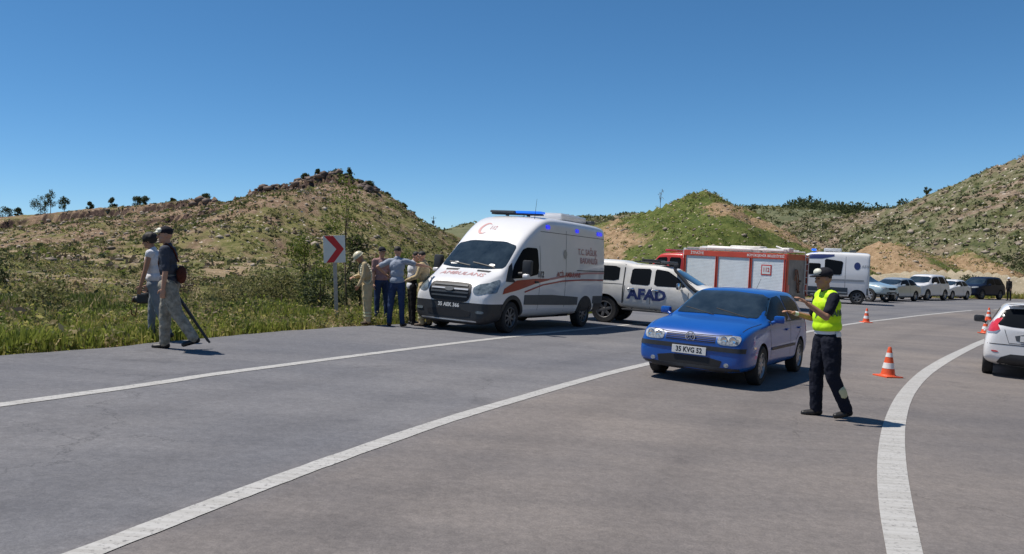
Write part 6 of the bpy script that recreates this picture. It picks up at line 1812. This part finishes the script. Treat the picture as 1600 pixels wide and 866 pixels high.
# trees and shrubs on the skylines
sky_l = [(-90.8, 149, 3.4, 3.2, 'bushy tree on the skyline at the very left edge'), (-87.9, 148, 2.6, 2.0, 'thin small tree second from the left edge of the skyline'), (-83.4, 147, 3.6, 3.8, 'widest dark tree clump on the left skyline'),
         (-81.0, 146, 4.6, 2.6, 'tallest dark tree of the clump on the left skyline'), (-78.6, 146, 2.8, 2.6, 'low tree at the right end of the left clump'), (-73.6, 145, 2.6, 1.5, 'small lollipop shaped tree alone on the left skyline'),
         (-69.2, 144, 3.1, 2.0, 'round headed tree with thin trunk above the red ledge'), (-64.4, 143, 3.2, 2.2, 'first of two round trees above the walkers'), (-62.9, 142.5, 2.8, 2.4, 'second of two round trees above the walkers'),
         (-57.9, 142, 1.8, 1.4, 'tiny tree alone on the skyline right of the walkers'), (-51.5, 140, 1.4, 2.4, 'low shrub on the rising skyline'), (-45.5, 138, 1.3, 1.8, 'small shrub where the dark ledge begins'),
         (-33.4, 134.5, 2.6, 1.9, 'first small tree left of the hill top'), (-31.3, 134, 2.6, 1.4, 'upright small tree left of the hill top'), (-28.2, 133.3, 1.6, 2.6, 'low wide shrub on the very hill top'),
         (-26.0, 133, 3.0, 1.6, 'sparse tall tree on the hill top'), (-25.0, 133, 2.2, 2.2, 'bushy tree right of the hill top'), (-22.8, 133.6, 1.7, 2.6, 'shrub leaning over the right shoulder of the hill'),
         (-20.3, 135, 1.3, 1.6, 'small shrub half way down the right shoulder of the hill'), (-17.9, 137, 1.6, 1.5, 'upper dark shrub low on the right shoulder'), (-16.4, 138.5, 1.4, 1.3, 'lower dark shrub low on the right shoulder')]
for (x, y, h, w, lb) in sky_l:
    plant('hilltop_tree', lb, 'tree', x, y, zl(x, y) - .3, h * (.5 if x > -78 or x < -86 else .95) + .3, w * .85, 'dark', 1100, .11, .10, group='small trees along the left skyline', nb=12, stem_r=.06)
plant('hilltop_tree', 'thin bare tree on the left shoulder of the green mound', 'tree', 16.3, 91.2, zl(16.3, 91.2) - .1, 2.3, 1.0, 'brush', 60, .06, .3, nb=7, stem_r=.035)
plant('hilltop_tree', 'dark shrub on the right shoulder of the green mound', 'shrub', 25.7, 88.5, zl(25.7, 88.5) - .1, .9, 1.4, 'dark', 400, .08, .1, nb=7)
plant('hilltop_tree', 'lone shrub on the skyline of the right hand slope', 'shrub', 132.0, 265, zl(132, 265) - .2, 2.6, 3.0, 'dark', 250, .3, .15, nb=7)
for (x, y, h, w, kd, lb) in [(22.6, 58.5, 2.6, 3.2, 'lime', 'yellow green bush just right of the white van roof'), (37.5, 71.5, 1.6, 3.2, 'mid', 'green bush behind the white saloon in the parked row'),
                             (39.8, 72.5, 2.1, 3.4, 'dark', 'dark green bush behind the black off-roader'), (52.0, 84, 3.0, 5.0, 'dark', 'large dark bush at the foot of the right hand slope')]:
    plant('bush', lb, 'bush', x, y, zl(x, y) - .1, h, w, kd, 1500, .10, .02, group='bushes behind the parked cars', nb=12, crown='foliage', trunk='stem')

# ---- uncountable ground cover
def scatter(name, label, n, xr, yr, dens, size, nleaf, kinds, h=1.0, seed=1, leaf=.4, squash=.6):
    r_ = np.random.default_rng(seed)
    x = r_.uniform(*xr, n * 4); y = r_.uniform(*yr, n * 4)
    d = dens(x, y); keep = r_.uniform(0, 1, len(x)) < d
    x, y = x[keep][:n], y[keep][:n]
    z = ztop(x, y)
    sz = size * r_.uniform(.45, 1.5, len(x)) * (1 + .6 * (r_.uniform(0, 1, len(x)) > .9))
    c = np.repeat(np.stack([x, y, z], 1), nleaf, 0); s = np.repeat(sz, nleaf)
    o = r_.normal(size=(len(c), 3)); o /= np.linalg.norm(o, axis=1)[:, None]
    o *= (r_.uniform(0, 1, len(c)) ** .4)[:, None]
    o[:, 2] = np.abs(o[:, 2]) * squash
    P_ = c + o * s[:, None]
    V, F = leaves(P_, 1.0, r_)
    V = (V.reshape(-1, 4, 3) - P_[:, None]) * (s * leaf)[:, None, None] + P_[:, None]
    mi = np.repeat(r_.integers(0, len(kinds), len(x)), nleaf)
    ob = fast_mesh(name, V.reshape(-1, 3), F, [LF[k] for k in kinds], None, mi=mi)
    return tag(ob, label, name.replace('_', ' '), kind='stuff')
wedge = lambda x, y: (np.abs(x / np.maximum(y, 1)) < .84) * 1.0
scatter('hillside_scrub', 'low scrub dotted over the left hillside', 12500, (-125, 4), (40, 142), lambda x, y: wedge(x, y) * (.25 + np.clip(fbm(x * .07, y * .07, 3) + .3, 0, 1)), .36, 10, ['dark', 'olive', 'olive', 'brush', 'olive', 'mid'], seed=3, leaf=.36)
scatter('meadow_scrub', 'weeds and low scrub between the verge and the left hill', 10500, (-38, 2), (12, 46), lambda x, y: wedge(x, y) * (edge_dist(x, y) > 2.5) * (.3 + np.clip(fbm(x * .25, y * .25, 3) + .2, 0, 1)), .20, 12, ['olive', 'mid', 'olive', 'grass2', 'dry', 'brush', 'dark'], seed=4, leaf=.20)
scatter('mound_scrub', 'tufts of grass and weeds on the central mound', 5200, (0, 60), (60, 94), lambda x, y: wedge(x, y) * (ztop(x, y) > land(x, y) + .3) * (.12 + np.clip(fbm(x * .25, y * .25, 3) + .1, 0, 1)), .26, 10, ['mid', 'olive', 'olive', 'mid', 'grass2'], seed=5, leaf=.26)
scatter('slope_scrub', 'scrub dotted over the right hand mountainside', 11000, (25, 190), (100, 330), lambda x, y: wedge(x, y) * (.22 + np.clip(fbm(x * .03, y * .03, 3) + .3, 0, 1)), .85, 9, ['dark', 'olive', 'olive', 'brush', 'dark'], seed=6, leaf=.34)
scatter('far_scrub', 'scrub on the far hills', 5000, (-60, 260), (290, 440), lambda x, y: wedge(x, y) * .8, 1.3, 8, ['olive', 'olive', 'dark'], seed=7, leaf=.35)
scatter('pine_forest', 'dark pine forest on the far ridge', 3200, (185, 330), (505, 585), lambda x, y: wedge(x, y) * (zridge(np.clip(x, 81, 459), np.clip(y, 471, 639)) > 22) * .9, 2.5, 60, ['dark'], seed=8, leaf=.20, squash=1.5)

def rocks(name, label, n, xr, yr, dens, size, seed, m):
    r_ = np.random.default_rng(seed)
    x = r_.uniform(*xr, n * 5); y = r_.uniform(*yr, n * 5)
    keep = r_.uniform(0, 1, len(x)) < dens(x, y)
    x, y = x[keep][:n], y[keep][:n]; z = ztop(x, y)
    ico = bmesh.new(); bmesh.ops.create_icosphere(ico, subdivisions=1, radius=1)
    bv = np.array([v.co[:] for v in ico.verts]); bf = np.array([[v.index for v in f.verts] for f in ico.faces]); ico.free()
    nn = len(x)
    s = size * np.exp(np.clip(r_.normal(0, .5, nn), -1.2, 1.1))
    sc = np.stack([s * r_.uniform(.7, 1.5, nn), s * r_.uniform(.7, 1.4, nn), s * r_.uniform(.4, .85, nn)], 1)
    V = bv[None] * sc[:, None] * r_.uniform(.72, 1.2, (nn, len(bv), 1))
    a = r_.uniform(0, 6.28, nn); ca, sa = np.cos(a)[:, None], np.sin(a)[:, None]
    V = np.stack([V[..., 0] * ca - V[..., 1] * sa, V[..., 0] * sa + V[..., 1] * ca, V[..., 2]], -1) + np.stack([x, y, z + s * .12], 1)[:, None]
    F = (bf[None] + (np.arange(nn) * len(bv))[:, None, None]).reshape(-1, 3)
    return tag(fast_mesh(name, V.reshape(-1, 3), F, m), label, 'rocks', kind='stuff')
MRK = leaf_mat('limestone', (.17, .13, .10), (.42, .36, .29), 0)
MRK2 = leaf_mat('dark_rock', (.07, .05, .042), (.20, .15, .12), 0)
rocks('loose_stones', 'loose pale stones scattered over the left hillside', 5200, (-110, 6), (42, 142), lambda x, y: wedge(x, y) * (.15 + np.clip(fbm(x * .06 + 5, y * .06, 3) + .15, 0, 1)), .13, 21, MRK)
rocks('meadow_stones', 'stones lying in the rough ground behind the verge', 1500, (-32, 2), (16, 44), lambda x, y: wedge(x, y) * (edge_dist(x, y) > 3) * .8, .045, 22, MRK)
rocks('slope_stones', 'boulders scattered over the right hand mountainside', 6000, (25, 190), (100, 320), lambda x, y: wedge(x, y) * (.2 + np.clip(fbm(x * .03 + 5, y * .03, 3) + .2, 0, 1)), .33, 23, MRK)
rocks('ledge_boulders', 'dark broken boulders along the rock ledge of the hill top', 420, (-52, -21), (126, 140), lambda x, y: np.exp(-((ztop(x, y) - np.interp(x, [-50, -44, -37, -32, -27, -24, -21], [12, 13, 13.6, 14.5, 15, 13.8, 12.2]) + .3) / .8) ** 2) * (y < 139), .36, 24, MRK2)
rocks('mound_stones', 'stones and clods on the central mound', 900, (4, 58), (62, 92), lambda x, y: wedge(x, y) * (ztop(x, y) > land(x, y) + .3) * .6, .09, 25, MRK)

# ---- verge grass: blades
def blades(name, label, n, dmin, dmax, h0, kinds, seed, yr=(5.5, 34), w=.011, xr=(-24, 5), dens=None):
    r_ = np.random.default_rng(seed)
    x = r_.uniform(*xr, n * 8); y = r_.uniform(*yr, n * 8)
    d = edge_dist(x, y)
    k = (d > dmin) & (d < dmax) & (np.abs(x / np.maximum(y, 1)) < .92)
    nz = fbm(x * .9, y * .9, 3)
    k &= r_.uniform(0, 1, len(x)) < np.clip(.55 + nz * 1.1, .05, 1) * np.clip((d - dmin) / .35 + .25, 0, 1) * np.clip((dmax - d) / (dmax * .5), .0, 1)
    x, y, nz = x[k][:n], y[k][:n], nz[k][:n]
    m = len(x)
    z = land(x, y) - .01
    hh = h0 * r_.uniform(.35, 1.15, m) * np.clip(.75 + nz, .3, 1.3)
    a = r_.uniform(0, 6.28, m); ww = w * r_.uniform(.6, 1.6, m) * (1 + y * .02)
    dx, dy = np.cos(a) * ww, np.sin(a) * ww
    lx, ly = r_.normal(0, .22, m) * hh, r_.normal(0, .22, m) * hh
    V = np.stack([np.stack([x - dx, y - dy, z], 1), np.stack([x + dx, y + dy, z], 1), np.stack([x + lx * .45 + dx * .8, y + ly * .45 + dy * .8, z + hh * .6], 1), np.stack([x + lx, y + ly, z + hh], 1)], 1).reshape(-1, 3)
    F = np.arange(4 * m).reshape(m, 4)
    mi = np.clip(((nz + .35) * 1.4 * len(kinds) + r_.normal(0, .8, m)).astype(int), 0, len(kinds) - 1)
    return tag(fast_mesh(name, V, F, [LF[q] for q in kinds], None, mi=mi), label, 'grass', kind='stuff')
blades('verge_grass', 'tall green and yellow grass along the road edge', 105000, .05, 3.2, .27, ['dry', 'grass2', 'grass', 'grass2', 'grass', 'grass'], 31, w=.010)
scatter('verge_weeds', 'leafy weeds and small flowering clumps in the verge', 6200, (-16, 3), (6, 27), lambda x, y: wedge(x, y) * (edge_dist(x, y) > .15) * (edge_dist(x, y) < 4.5) * (.3 + np.clip(fbm(x * .6, y * .6, 3) + .25, 0, 1)), .15, 26, ['grass', 'lime', 'mid', 'olive', 'grass2', 'dry'], seed=9, leaf=.17, squash=1.25)
blades('meadow_grass', 'thinner grass farther from the road', 58000, 2.2, 16, .22, ['grass2', 'mid', 'dry', 'mid'], 32, yr=(9, 44), w=.016)
blades('edge_straw', 'dry straw at the ragged edge of the asphalt', 14000, -.10, .6, .13, ['dry', 'dry', 'grass2'], 33, w=.008)
blades('far_verge_grass', 'grass strip beyond the parked cars', 16000, 1.0, 12, .5, ['grass', 'mid', 'grass2'], 34, yr=(40, 84), xr=(14, 60), w=.03)
